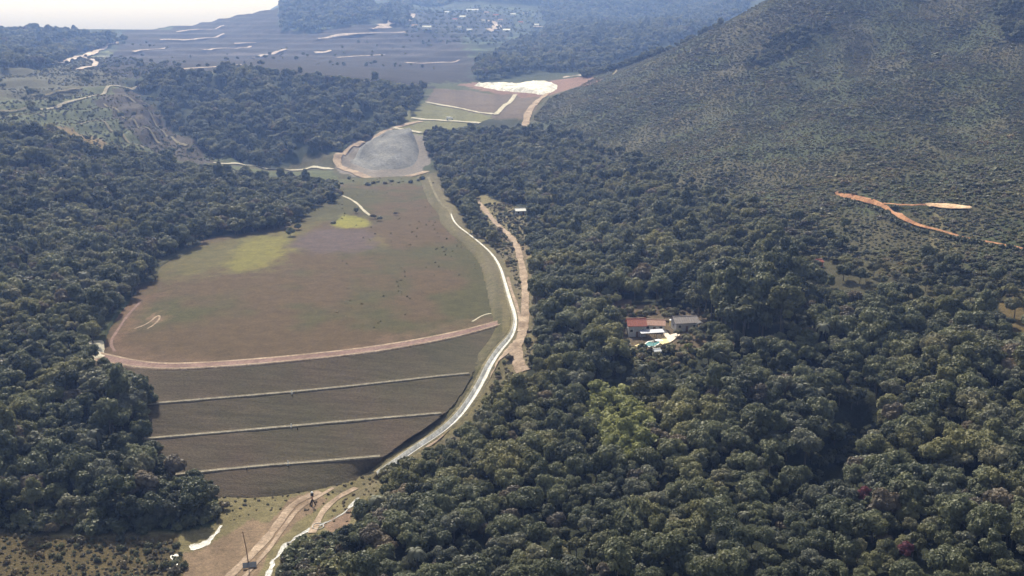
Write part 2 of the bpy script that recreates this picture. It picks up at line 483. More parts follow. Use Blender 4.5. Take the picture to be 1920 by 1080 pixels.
class MB:                                 # gathers boxes, tubes, prisms into ONE mesh
    def __init__(s): s.v = []; s.f = []
    def add(s, V, Fs):
        k = len(s.v); s.v += [tuple(q) for q in V]; s.f += [tuple(i + k for i in f) for f in Fs]; return s
    def box(s, cx, cy, z0, w, d, h, rz=0):
        c, n = math.cos(rz), math.sin(rz); V = []
        for z in (z0, z0 + h):
            for sx, sy in ((-1, -1), (1, -1), (1, 1), (-1, 1)):
                x, y = sx * w / 2, sy * d / 2; V.append((cx + x * c - y * n, cy + x * n + y * c, z))
        return s.add(V, [(3, 2, 1, 0), (4, 5, 6, 7), (0, 1, 5, 4), (1, 2, 6, 5), (2, 3, 7, 6), (3, 0, 4, 7)])
    def tube(s, pts, rad, n=8):
        pts = [Vector(q) for q in pts]; V = []; Fs = []
        for i, q in enumerate(pts):
            t = (pts[min(i + 1, len(pts) - 1)] - pts[max(i - 1, 0)]).normalized()
            a = t.orthogonal().normalized(); b = t.cross(a); r = rad[i] if hasattr(rad, '__len__') else rad
            for k in range(n):
                an = 2 * math.pi * k / n; V.append(q + a * (r * math.cos(an)) + b * (r * math.sin(an)))
        for i in range(len(pts) - 1):
            for k in range(n): Fs.append((i * n + k, i * n + (k + 1) % n, (i + 1) * n + (k + 1) % n, (i + 1) * n + k))
        Fs.append(tuple(range(n - 1, -1, -1))); Fs.append(tuple((len(pts) - 1) * n + k for k in range(n)))
        return s.add(V, Fs)
    def ball(s, c, r, n=10, m=6, sz=1):
        prof = [(c[0], c[1], c[2] - r * sz * math.cos(math.pi * i / m)) for i in range(m + 1)]
        V = []; Fs = []
        for i in range(m + 1):
            rr = max(r * math.sin(math.pi * i / m), r * .02)
            for k in range(n): V.append((c[0] + rr * math.cos(2 * math.pi * k / n), c[1] + rr * math.sin(2 * math.pi * k / n), prof[i][2]))
        for i in range(m):
            for k in range(n): Fs.append((i * n + k, i * n + (k + 1) % n, (i + 1) * n + (k + 1) % n, (i + 1) * n + k))
        return s.add(V, Fs)
    def mesh(s, name, mat):
        me = bpy.data.meshes.new(name); me.from_pydata([tuple(q) for q in s.v], [], s.f); me.materials.append(mat); me.update(); return me
    def build(s, name, mat, parent=None): return link(name, s.mesh(name, mat), parent)

def strip(name, P, width, mat, lift=.25, wfun=None, step=2.5, cols=5, hf=None):
    height = hf or globals()['height']
    P = densify(rounded(np.asarray(P)[:, :2], 2), step)
    T = np.gradient(P, axis=0); T /= np.linalg.norm(T, axis=1)[:, None] + 1e-9
    Nn = np.stack([-T[:, 1], T[:, 0]], 1)
    t = np.linspace(0, 1, len(P))
    w = np.full(len(P), width) if wfun is None else width * np.array([wfun(q) for q in t])
    w = w * (1 + .24 * fbm(P[:, 0] / 9, P[:, 1] / 9, 5) + .3 * fbm(P[:, 0] / 3.1, P[:, 1] / 3.1, 15))
    if name == 'stream': w = w * np.clip(1 + 1.5 * fbm(P[:, 0] / 2.6, P[:, 1] / 2.6, 6), .06, 2.4); P = P + Nn * (.7 * fbm(P[:, 0] / 3, P[:, 1] / 3, 8))[:, None]
    off = np.linspace(-.5, .5, cols)
    X = P[:, None, :] + Nn[:, None, :] * (off[None, :, None] * w[:, None, None])
    Z = height(X[..., 0], X[..., 1])
    # the highest terrain sample near each vertex, so that the sheet clears the ground
    for dx, dy in ((1.2, 0), (-1.2, 0), (0, 1.6), (0, -1.6)): Z = np.maximum(Z, height(X[..., 0] + dx * lift * 2, X[..., 1] + dy * lift * 2))
    Z = Z + lift - .2 * lift * (np.abs(off)[None] * 2) ** 4
    V = np.dstack([X, Z]).reshape(-1, 3)
    return mesh_np(name, V, grid_faces(len(P), cols), mat, smooth_=True)

# ------------------------------------------------------------------ land cover of the ground
C = {
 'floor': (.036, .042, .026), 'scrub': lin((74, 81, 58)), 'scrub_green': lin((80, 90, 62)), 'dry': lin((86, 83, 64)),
 'field': lin((124, 116, 86)), 'grass': lin((112, 112, 80)), 'dirt': lin((140, 118, 102)), 'mine': lin((44, 40, 42)), 'terrace': lin((90, 96, 68)),
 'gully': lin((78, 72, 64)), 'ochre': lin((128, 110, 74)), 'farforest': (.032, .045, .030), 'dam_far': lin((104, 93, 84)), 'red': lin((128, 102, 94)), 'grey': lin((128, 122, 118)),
}
cover = np.empty(GX.shape + (3,)); cover[:] = C['scrub']
wx = fbm(GX / 14, GY / 14, 51) ; wy = fbm(GX / 14, GY / 14, 77)
nsc = fbm(GX / 45, GY / 45, 13)
cover[:] = np.array(C['scrub']) * (1 - smooth(-.1, .4, nsc))[..., None] + np.array(C['dry']) * smooth(-.1, .4, nsc)[..., None]
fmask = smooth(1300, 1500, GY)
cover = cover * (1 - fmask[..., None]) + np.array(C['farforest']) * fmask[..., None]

def paint_cover(px, colour, ragged=4.0, mix=1.0, ymin=0):
    P = cast(px)
    amp = ragged * np.clip(GY / 400, .6, 4)
    msk = inside(P, GX + wx * amp, GY + wy * amp * 1.5)
    msk &= GY > ymin
    c = np.array(C[colour]) if isinstance(colour, str) else np.array(colour)
    cover[msk] = cover[msk] * (1 - mix) + c * mix
    return P

LEFT_WOOD = [(-320,985),(0,985),(60,990),(130,988),(200,992),(262,994),(330,988),(398,975),(416,955),(392,915),(345,888),(300,850),(284,800),(283,765),(262,735),(212,700),(172,668),(176,640),(190,610),(222,578),(262,548),(288,530),(286,495),(330,472),(400,446),(470,443),(540,428),(600,400),(640,378),(625,350),(540,334),(420,318),(330,300),(200,292),(100,262),(0,250),(-320,260)]
BLUFF = [(235,150),(350,143),(500,139),(640,160),(800,168),(775,215),(735,240),(700,255),(640,284),(560,305),(480,312),(400,296),(360,260),(300,210)]
RIGHT_WOOD = [(792,262),(840,240),(900,222),(985,226),(1000,250),(1060,262),(1110,300),(1200,345),(1330,400),(1450,425),(1500,470),(1640,520),(1920,570),(2260,600),(2260,1130),(640,1130),(560,1085),(640,1010),(672,975),(720,905),(780,862),(850,815),(905,760),(930,728),(985,700),(1008,650),(996,610),(1000,560),(996,480),(985,445),(1000,405),(960,385),(905,362),(878,395),(868,415),(838,378),(826,340),(812,300)]
EUC = [(1300,590),(1325,555),(1400,530),(1470,535),(1505,585),(1475,640),(1390,655),(1335,625)]
FAR_WOOD = [(890,150),(1010,134),(1100,136),(1180,108),(1280,78),(1400,20),(1440,-40),(1300,-60),(900,-60),(760,-30),(700,20),(720,40),(860,70),(960,80),(930,110),(890,130)]
KNOB = [(525,62),(535,0),(640,-40),(720,30),(690,45),(600,60)]
LEFT_FAR = [(0,62),(110,62),(220,65),(235,80),(150,100),(90,130),(0,130)]
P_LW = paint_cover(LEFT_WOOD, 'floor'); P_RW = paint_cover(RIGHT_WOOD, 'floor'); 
paint_cover([(0,130),(200,95),(330,120),(240,150),(330,240),(420,300),(200,292),(100,262),(0,250)], 'terrace')
paint_cover([(0,130),(90,132),(190,100),(300,118),(240,150),(150,175),(60,190),(0,180)], 'gully', mix=.6)
paint_cover([(180,190),(240,155),(300,210),(380,280),(420,310),(330,300),(250,250)], 'gully')
paint_cover([(110,238),(140,240),(200,268),(190,285),(150,275)], 'ochre', 2)
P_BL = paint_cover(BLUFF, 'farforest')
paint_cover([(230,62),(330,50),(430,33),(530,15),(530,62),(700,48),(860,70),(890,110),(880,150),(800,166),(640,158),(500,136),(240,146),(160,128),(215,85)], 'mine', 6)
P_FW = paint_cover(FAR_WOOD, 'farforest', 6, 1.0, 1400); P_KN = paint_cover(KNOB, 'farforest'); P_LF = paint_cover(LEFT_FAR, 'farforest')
paint_cover([(700,60),(790,20),(900,14),(960,40),(950,70),(860,74)], 'mine', 6, .7)
# the stepped upper embankment
paint_cover([(812,166),(885,170),(1000,178),(1022,182),(1000,210),(985,222),(930,222),(850,206),(798,192)], 'dam_far', 1.5)
paint_cover([(798,192),(925,216),(905,228),(790,262),(720,252),(755,222)], 'grass', 1.5)
paint_cover([(860,160),(890,152),(1060,148),(1100,142),(1130,150),(1050,172),(1020,182)], 'red', 3)
paint_cover([(625,300),(690,258),(800,255),(810,300),(785,330),(700,340),(640,325)], 'grey', 2)
paint_cover([(400,306),(620,318),(640,345),(540,332),(430,316)], 'terrace', 2)
# the open ground along the spillway and the road
paint_cover([(800,320),(850,380),(905,365),(960,385),(990,405),(985,445),(996,480),(1000,560),(996,610),(1008,650),(985,700),(930,728),(905,760),(850,815),(780,862),(720,905),(690,890),(760,845),(860,770),(940,640),(945,600),(925,480),(850,430)], 'field', 1.2)
paint_cover([(945,436),(985,448),(994,520),(990,610),(970,600),(962,520),(948,470)], lin((128, 112, 98)), 2, .7)
paint_cover([(955,655),(975,640),(985,690),(960,695)], 'dirt', 1)
# the open toe field
paint_cover([(330,1000),(398,985),(416,955),(395,915),(500,905),(690,885),(720,905),(672,975),(640,1010),(560,1085),(480,1130),(0,1130),(0,1000)], 'field', 2)
paint_cover([(340,1040),(380,1030),(470,975),(500,985),(540,935),(590,920),(615,935),(560,975),(510,1030),(480,1085),(400,1130),(330,1130)], 'dirt', 2, .75)
paint_cover([(0,1000),(262,1010),(330,1000),(345,1060),(330,1130),(0,1130)], lin((96, 86, 62)), 2)
paint_cover([(540,1020),(600,1000),(660,985),(700,1000),(640,1060),(560,1130),(500,1130)], lin((120, 115, 70)), 2)
paint_cover([(600,985),(660,950),(655,985),(620,1000)], 'dirt', 1)
# clearings on the right slope
paint_cover([(1480,435),(1560,440),(1640,470),(1800,500),(1920,520),(1920,575),(1700,560),(1560,570),(1500,500)], 'dry', 4, .8)
paint_cover([(1750,385),(1760,395),(1800,470),(1740,470)], 'field', 2, .6)
paint_cover([(1870,570),(1920,540),(1920,620),(1890,640)], 'ochre', 2, .6)
paint_cover([(1165,575),(1200,570),(1325,588),(1325,655),(1160,655)], lin((104,92,76)), 1.5)
paint_cover([(1130,560),(1180,560),(1190,590),(1160,590)], 'dirt', 2, .7)
bk = (dch < 15) & (GY < 900); bw = (.5 + .5 * smooth(-.3, .3, fbm(GX / 6, GY / 9, 67)))[bk][:, None]; cover[bk] = (cover[bk] * .35 + np.array(C['field']) * .5) * bw + np.array(lin((112, 104, 88))) * (1 - bw)
cover *= (1 + .22 * fbm(GX / (GY * .012), GY / (GY * .03), 61))[..., None]
mzc = smooth(1550, 1750, GY) * (GX / GY < .02)
st3 = H / 9.0 + .25 * fbm(GX / 200, GY / 200, 35); cover *= (1 + mzc * 1.1 * (((st3 - np.floor(st3)) < .3) * smooth(-.35, .25, fbm(GX / 180, GY / 60, 66))))[..., None]
cover *= (1 + mzc * (.7 * fbm(GX / 160, GY / 26, 63) + .5 * fbm(GX / 60, GY / 9, 64)))[..., None]
cover = np.clip(cover, .01, .9)

m, nt, p = new_mat('ground_cover'); M['ground'] = m
at = N(nt, 'ShaderNodeAttribute', attribute_name='cover')
k1 = ramp(nt, noise(nt, .35, 5, .7), [(.28, (.6, .6, .6)), (.72, (1.35, 1.33, 1.3))])
f1 = noise(nt, 1.6, 4, .75)
k2 = ramp(nt, f1, [(.3, (.62, .66, .6)), (.7, (1.32, 1.27, 1.3))])
c = mixc(nt, mixc(nt, at.outputs['Color'], k1, .8, 'MULTIPLY'), k2, .9, 'MULTIPLY')
nt.links.new(c, p.inputs['Base Color'])
p.inputs['Roughness'].default_value = .95; p.inputs['Specular IOR Level'].default_value = .15
bump(nt, p, f1, .9, .7)

me = mesh_np('ground', np.dstack([GX, GY, H]).reshape(-1, 3), grid_faces(NL, NS), M['ground'], smooth_=True)
a = me.attributes.new('cover', 'FLOAT_COLOR', 'POINT')
a.data.foreach_set('color', np.dstack([cover, np.ones(GX.shape)]).astype(np.float32).ravel())
struct(link('ground', me))

# ------------------------------------------------------------------ the tailings dam
def resample(P, n):
    P = np.asarray(P, float); s = np.concatenate([[0], np.cumsum(np.linalg.norm(np.diff(P[:, :2], axis=0), axis=1))])
    q = np.linspace(0, s[-1], n)
    return np.column_stack([np.interp(q, s, P[:, k]) for k in range(P.shape[1])])

def extend(P, a, b):
    P = np.asarray(P, float); d0 = P[0] - P[1]; d0 /= np.linalg.norm(d0[:2]); d1 = P[-1] - P[-2]; d1 /= np.linalg.norm(d1[:2])
    d0[2] = d1[2] = 0
    return np.vstack([P[0] + d0 * a, P, P[-1] + d1 * b])

def level(px, z, a=22, b=14): return extend(rounded([at_z(u, v, z) for u, v in px], 2), a, b)
NC = 260
R_toe = resample(level([(400,931),(470,925),(560,915),(640,904),(690,884)], -0.55, 12, 8), NC)
R_b3 = resample(level([(345,890),(500,874),(600,867),(715,857)], 3.0, 16, 8), NC)
R_b2 = resample(level([(288,823),(545,801),(700,787),(842,775)], 8.0), NC)
R_b1 = resample(level([(288,758),(545,737),(700,721),(830,706),(885,701)], 13.2), NC)
R_cf = resample(level([(222,686),(262,692),(330,695),(500,684),(700,663),(850,636),(940,610)], 18.4), NC)
R_cb = resample(level([(205,665),(262,678),(330,683),(500,672),(700,651),(850,624),(932,602)], 18.4), NC)
axis = R_b1[-1, :2] - R_b1[0, :2]; axis /= np.linalg.norm(axis); UP = np.array([-axis[1], axis[0]])

RIGHT_OF_CH = np.vstack([CH[:, :2], [[200, 250], [200, 900], [-30, 900]]])
def off_channel(x, y, r):
    return ~(inside(RIGHT_OF_CH, x, y) | (dist_line(CH, x, y) < r))

def bench(Rw, w): Q = Rw.copy(); Q[:, :2] += UP * w; return Q
rows = []
seq = [R_toe - np.array([UP[0] * 2, UP[1] * 2, 1.0]), R_toe, R_b3, bench(R_b3, 2.2), R_b2, bench(R_b2, 2.2), R_b1, bench(R_b1, 2.2), R_cf]
for a, b in zip(seq[:-1], seq[1:]):
    n = 3 if np.abs(a[:, 2] - b[:, 2]).max() < .1 else 12
    for k in range(n): rows.append(a + (b - a) * k / n)
rows += [R_cf, R_cb, R_cb + np.array([UP[0] * 1.2, UP[1] * 1.2, -1.2])]
RW = np.array(rows)
RW[..., 2] += fbm(RW[..., 0] / 7, RW[..., 1] / 7, 91) * .16
ok = off_channel(RW[..., 0], RW[..., 1], 4.0)
keep = ok[:-1, :-1] & ok[1:, :-1] & ok[:-1, 1:] & ok[1:, 1:]
V, Fq = compact(RW.reshape(-1, 3), grid_faces(len(RW), NC, keep))
m, nt, p = new_mat('dam_grass'); M['dam_grass'] = m
mp = N(nt, 'ShaderNodeMapping'); g = N(nt, 'ShaderNodeNewGeometry'); nt.links.new(g.outputs['Position'], mp.inputs[0])
mp.inputs['Rotation'].default_value = (0, 0, -math.atan2(axis[1], axis[0])); mp.inputs['Scale'].default_value = (.05, .5, .5)
st = noise(nt, 1.0, 5, .7, mp.outputs[0])
c = ramp(nt, st, [(.3, lin((78, 71, 61))), (.5, lin((90, 81, 70))), (.7, lin((101, 91, 79)))])
big = ramp(nt, noise(nt, .022, 3, .6), [(.36, (.86, .95, .82)), (.64, (1.12, 1.04, 1.03))])
fine = noise(nt, 1.3, 4, .8)
k = ramp(nt, fine, [(.3, (.66, .66, .66)), (.7, (1.25, 1.25, 1.22))])
nt.links.new(mixc(nt, mixc(nt, c, big, 1, 'MULTIPLY'), k, 1, 'MULTIPLY'), p.inputs['Base Color'])
p.inputs['Roughness'].default_value = .95; p.inputs['Specular IOR Level'].default_value = .15
bump(nt, p, fine, .9, .45)
dam = link('tailings_dam', mesh_np('tailings_dam', V, Fq, M['dam_grass'], smooth_=True))
tag(dam, 'low grassed dam face stepped by three pale berm ditches, closing the brown valley fill', 'dam')
for Rw, nm in ((R_b3, 'lower'), (R_b2, 'middle'), (R_b1, 'upper')):
    Q = Rw[off_channel(Rw[:, 0], Rw[:, 1], 4.6)]
    Q = densify(Q, 1.5)
    sec = [(-.15, -.3), (-.1, .2), (.05, .22), (.15, .1), (.85, .1), (.95, .24), (1.1, .24), (1.2, -.2)]
    V = np.array([[q[0] + UP[0] * s, q[1] + UP[1] * s, q[2] + h + .12] for q in Q for s, h in sec])
    V[:, 2] += (fbm(V[:, 0] / 5, V[:, 1] / 5, 4) * .05)
    o = link('berm_ditch', mesh_np('berm_ditch', V, grid_faces(len(Q), len(sec)), M['ditch']), dam)
# crest road on top of the dam
m = soil('crest_soil', lin((140, 108, 100)), lin((172, 140, 128)), .10, .9); M['crest'] = m
nt = m.node_tree
Qf = R_cf.copy(); Qb = R_cb.copy()
prof = [(-.04, -.25), (0.0, .16), (.10, .42), (.2, .22), (.5, .16), (.8, .22), (.9, .34), (1.0, .16), (1.06, -.25)]
V = []; colr = []
keepc = off_channel(R_cb[:, 0], R_cb[:, 1], 6.0) & off_channel(R_cf[:, 0], R_cf[:, 1], 4.5)
for i in np.nonzero(keepc)[0]:
    for t, h in prof: q = Qf[i] * (1 - t) + Qb[i] * t; V.append((q[0], q[1], q[2] + h + .1))
nrow = int(keepc.sum())
fi = grid_faces(nrow, len(prof)); mi = np.tile([1, 1, 1, 0, 0, 1, 1, 1], nrow - 1)
struct(link('dirt_road', mesh_np('dirt_road', V, fi, [M['pink_soil'], M['red_soil']], smooth_=True, mat_idx=mi)))

# ------------------------------------------------------------------ the tailings behind the dam
far_line = resample(extend([at_z(u, v, 21.2) for u, v in [(560,338),(640,335),(720,332),(800,328)]], 30, 10), NC)
near_line = resample(extend(R_cb, 10, 22), NC); near_line[:, 2] = 17.9
BR = 240
t = np.linspace(0, 1, BR)[:, None, None]
side = np.array([16, 0, 0]) * np.sin(np.pi * t) * np.linspace(0, 1, NC)[None, :, None] ** 3
B = near_line[None] * (1 - t) + far_line[None] * t + side
B[..., 2] += fbm(B[..., 0] / 18, B[..., 1] / 18, 71) * .35 + fbm(B[..., 0] / 4, B[..., 1] / 4, 72) * .12
ok = off_channel(B[..., 0], B[..., 1], 3.4)
keep = ok[:-1, :-1] & ok[1:, :-1] & ok[:-1, 1:] & ok[1:, 1:]
V, Fq = compact(B.reshape(-1, 3), grid_faces(BR, NC, keep))
bc = np.empty((len(V), 3))
n1 = fbm(V[:, 0] / 40, V[:, 1] / 60, 101); n2 = fbm(V[:, 0] / 12, V[:, 1] / 16, 103)
c1, c2, c3 = np.array(lin((94, 84, 61))), np.array(lin((106, 86, 67))), np.array(lin((83, 86, 53)))
w1 = smooth(-.38, .2, n1 + .4 * n2 + smooth(520, 380, V[:, 1]) * .25 - smooth(-.09, -.02, V[:, 0] / V[:, 1]) * .3)[:, None]
bc[:] = c3 * (1 - w1) + c2 * w1
bc = (bc * .6 + c1 * .4) * .74
def beach_paint(px, c, rag=6, mix=1.0, z=19.3):
    P = np.array([at_z(u, v, z)[:2] for u, v in px])
    acc = 0
    for e in range(6):
        a1_, a2_ = fbm(V[:, 0] / 6, V[:, 1] / 9, 200 + e), fbm(V[:, 0] / 6, V[:, 1] / 9, 230 + e)
        acc = acc + inside(P, V[:, 0] + n2 * rag + a1_ * rag * 1.6, V[:, 1] + n1 * rag * 2.5 + a2_ * rag * 4)
    q = (acc / 6.0 * mix)[:, None]
    bc[:] = bc * (1 - q) + np.array(lin(c)) * q
beach_paint([(290,500),(340,470),(450,440),(560,425),(640,400),(560,440),(500,500),(420,500),(330,530)], (102, 100, 62), 9, .6)
beach_paint([(430,480),(470,445),(540,435),(545,470),(500,495),(440,500)], (128, 124, 62), 7, .6)
beach_paint([(545,460),(560,438),(620,424),(690,432),(710,450),(690,468),(600,474)], (92, 80, 80), 4, .85, 19.6)
beach_paint([(625,420),(640,404),(690,412),(692,424),(640,424)], (140, 138, 62), 3, .75, 19.8)
beach_paint([(700,440),(730,438),(725,455),(705,470)], (118, 110, 70), 6, .4)
beach_paint([(225,575),(300,545),(262,580),(228,640),(200,650)], (124, 98, 84), 6, .6)
beach_paint([(270,600),(300,585),(300,605),(280,612)], (136, 110, 94), 4, .6)
beach_paint([(200,640),(400,660),(600,650),(800,620),(935,590),(935,606),(850,628),(600,668),(400,682),(250,676),(190,660)], (110, 90, 76), 4, .6)
beach_paint([(560,345),(700,345),(810,345),(800,330),(560,330)], (84, 88, 62), 8, .8, 21)
m, nt, p = new_mat('tailings_grass')
at = N(nt, 'ShaderNodeAttribute', attribute_name='cover')
k1 = ramp(nt, noise(nt, .16, 6, .72), [(.3, (.74, .75, .74)), (.7, (1.22, 1.2, 1.18))])
f1 = noise(nt, 1.1, 5, .8)
k2 = ramp(nt, f1, [(.3, (.66, .68, .64)), (.7, (1.28, 1.25, 1.26))])
nt.links.new(mixc(nt, mixc(nt, at.outputs['Color'], k1, 1, 'MULTIPLY'), k2, 1, 'MULTIPLY'), p.inputs['Base Color'])
p.inputs['Roughness'].default_value = .95; p.inputs['Specular IOR Level'].default_value = .15
bump(nt, p, f1, .8, .5)
me = mesh_np('tailings_ground', V, Fq, m, smooth_=True)
a = me.attributes.new('cover', 'FLOAT_COLOR', 'POINT')
a.data.foreach_set('color', np.column_stack([bc, np.ones(len(bc))]).astype(np.float32).ravel())
struct(link('tailings_ground', me))
BEACH_V = V

def fill_height(x, y):                    # the surface of the tailings
    sh = np.shape(x); x = np.ravel(x); y = np.ravel(y); out = np.empty(len(x))
    for a in range(len(x)): out[a] = BEACH_V[np.argmin((BEACH_V[:, 0] - x[a]) ** 2 + (BEACH_V[:, 1] - y[a]) ** 2), 2]
    return out.reshape(sh)
for px, w_, mt in (([(628,362),(645,368),(660,374),(674,384),(684,396),(694,402)], 1.7, 'pale_soil'), ([(252,613),(278,604),(298,588),(300,596),(290,606),(276,613)], .7, 'red_soil'),
                   ([(215,655),(205,640),(222,612),(240,588),(262,566)], 1.1, 'pink_soil'), ([(940,590),(925,583),(905,588),(885,600)], .8, 'pale_soil')):
    struct(link('dirt_track', strip('dirt_track', np.array([at_z(u, v, 18.8 if v > 500 else 20.6)[:2] for u, v in px]), w_, M[mt], .12, None, 1.5, 5, fill_height)))

# ------------------------------------------------------------------ spillway channel
T = np.gradient(CH[:, :2], axis=0); T /= np.linalg.norm(T, axis=1)[:, None]
NN = np.stack([T[:, 1], -T[:, 0]], 1)                    # to the left-hand (dam) side when walking down
# walking downstream (towards the camera) the dam lies on the right, so flip until it does
dam_c = RW.reshape(-1, 3)[:, :2].mean(0)
if ((dam_c - CH[len(CH) // 2, :2]) * NN[len(CH) // 2]).sum() < 0: NN = -NN
k_low = int(np.argmin(np.hypot(CH[:, 0] - at_z(962, 625, 18)[0], CH[:, 1] - at_z(962, 625, 18)[1])))
wsc = .28 + .24 * (1 - smooth(16.5, 19.2, CH[:, 2])) - .12 * smooth(19.6, 20.4, CH[:, 2])
k_up = int(np.argmin(np.abs(CH[:, 2] - 20.75)))
# taper the sheet ends
def sweep(name, sec, mat, parent=None, lo=0, hi=None):
    hi = hi or len(CH); lo = k_up
    V = np.array([[CH[i, 0] + NN[i, 0] * s * wsc[i], CH[i, 1] + NN[i, 1] * s * wsc[i], CH[i, 2] + h * (wsc[i] if h < 0 else 1)] for i in range(lo, hi) for s, h in sec])
    return link(name, mesh_np(name, V, grid_faces(hi - lo, len(sec)), mat), parent)
spill = sweep('spillway_channel', [(2.75, .3), (2.4, .34), (1.7, -1.5), (-1.6, -1.5), (-2.2, .34), (-2.55, .3)], M['concrete'])
tag(spill, 'white concrete spillway channel curving down the right edge of the dam', 'channel')
sweep('bank_shoulder', [(6.2, -.9), (4.6, .12), (2.76, .26)], M['bank_grass'], spill)
sweep('bank_shoulder', [(-2.56, .26), (-4.4, .2), (-6.2, -.9)], M['bank_grass'], spill)

# ------------------------------------------------------------------ roads, tracks, water
ROADS = []
def road(name, px, width, mat, lift=.25, wfun=None, step=2.5):
    if px[0][1] > 150: ROADS.append((rounded(cast(px), 2), width))
    return struct(link(name, strip(name, cast(px), width, M[mat], lift, wfun, step)))
road('dirt_road', [(878,362),(898,380),(915,402),(935,425),(955,440),(970,462),(979,500),(986,540),(984,575),(985,600),(980,625),(968,652)], 3.4, 'red_soil', .22)
strip_up = struct(link('dirt_track', strip('dirt_track', CH[:k_up + 2], 1.7, M['bank_grass'], .2)))
road('dirt_track', [(962,640),(968,665),(975,690),(982,697)], 4.5, 'red_soil', .2)
road('dirt_track', [(952,520),(958,545),(968,570),(975,600),(972,622)], 1.4, 'red_soil', .2)
road('dirt_track', [(965,645),(945,665),(925,690),(912,715),(898,742),(872,778),(838,812),(806,836),(780,850)], 3.0, 'red_soil', .25)
road('dirt_road', [(207,686),(192,672),(182,655),(180,640)], 5.0, 'pale_soil', .3)
road('dirt_road', [(800,322),(770,331),(720,338),(680,333),(645,318),(628,303),(645,286),(680,268),(712,252),(745,238),(790,228)], 7, 'red_soil', .5)
road('dirt_track', [(400,306),(480,312),(560,316),(625,318)], 4, 'pale_soil', .5)
road('dirt_track', [(410,1100),(450,1062),(490,1022),(520,985),(542,952),(570,933),(600,922)], 2.6, 'red_soil', .12)
road('dirt_track', [(440,1104),(470,1068),(505,1030),(535,985),(558,955),(585,938),(625,915)], 1.4, 'red_soil', .14)
road('dirt_track', [(585,1000),(595,978),(608,955),(630,935),(668,915)], 2.0, 'red_soil', .16)
road('dirt_road', [(1568,364),(1610,376),(1650,386),(1672,398),(1695,415),(1730,430),(1790,445),(1860,458),(1930,472)], 1.9, 'orange_soil', .4, lambda t: 1.2 - .75 * smooth(.3, .6, t))
road('dirt_track', [(1655,388),(1690,390),(1745,388)], 1.2, 'orange_soil', .6)
road('dirt_pad', [(1735,388),(1760,389),(1790,391),(1822,393)], 4.2, 'cream_soil', .7, lambda t: math.sin(math.pi * min(1, max(0.03, t))) ** .6)
road('dirt_track', [(985,262),(984,235),(992,208),(1008,190),(1026,176)], 7, 'red_soil', .6)
road('dirt_track', [(1150,142),(1170,126),(1192,114),(1215,104)], 2.5, 'bank_grass', .6)
road('dirt_track', [(930,216),(948,197),(966,178)], 5, 'pale_soil', .6)
road('dirt_track', [(800,192),(860,203),(925,215)], 5, 'pale_soil', .6)
road('dirt_track', [(772,222),(840,227),(900,232)], 5, 'pale_soil', .6)
road('dirt_track', [(735,240),(790,250)], 5, 'pale_soil', .6)
road('dirt_track', [(60,208),(110,202),(170,184),(230,158),(290,148),(340,144)], 3.4, 'ditch', .7)
for q in ([(0,210),(50,205)], [(0,222),(60,214),(85,222)], [(0,250),(60,240),(110,240)], [(60,180),(110,172),(150,168)], [(150,235),(180,225),(230,255),(270,282)], [(195,196),(240,225),(300,270)], [(230,180),(290,225),(350,275)]):
    road('dirt_track', q, 2.4, 'bank_grass', .6)
road('dirt_road', [(92,122),(140,112),(178,97),(218,80)], 11, 'far_road', 2.0, None, 8)
road('dirt_road', [(148,132),(185,120),(172,112),(150,108)], 7, 'far_road', 1.5, None, 8)
for q, w_ in (([(712,52),(740,40),(775,30)], 15), ([(595,75),(640,68),(700,64),(760,62)], 10), ([(340,132),(400,128),(450,124)], 8), ([(470,110),(520,98),(535,94)], 10), ([(590,102),(620,98)], 8), ([(695,56),(730,52)], 12),
              ([(440,84),(480,82)], 8), ([(300,78),(420,66)], 6), ([(250,100),(310,92)], 6), ([(760,120),(860,116)], 7), ([(630,110),(720,104)], 6), ([(380,96),(470,90)], 6), ([(330,62),(420,50)], 6), ([(1000,52),(1100,46),(1240,48)], 8), ([(915,40),(940,50),(915,60)], 16), ([(1060,147),(1110,145)], 9)):
    road('dirt_track', q, w_, 'far_road', 2.0, None, 8)
def water(px, w_, wf=None): return struct(link('stream', strip('stream', cast(px), w_, M['water'], .1, wf, 1.2)))
water([(416,986),(405,1000),(392,1012),(378,1024),(356,1028)], 1.5, lambda t: .5 + .9 * t)
water([(326,1040),(331,1052),(330,1066)], 1.0)
water([(672,934),(655,952),(640,967),(612,980),(585,991),(562,1002),(548,1014),(531,1027),(518,1044),(509,1062),(500,1090)], 1.1)

# ------------------------------------------------------------------ trees
def ico(n):
    bm = bmesh.new(); bmesh.ops.create_icosphere(bm, subdivisions=n, radius=1)
    V = np.array([v.co[:] for v in bm.verts]); Fc = np.array([[v.index for v in f.verts] for f in bm.faces]); bm.free()
    return V, Fc
ICO1, ICO2 = ico(1), ico(2)

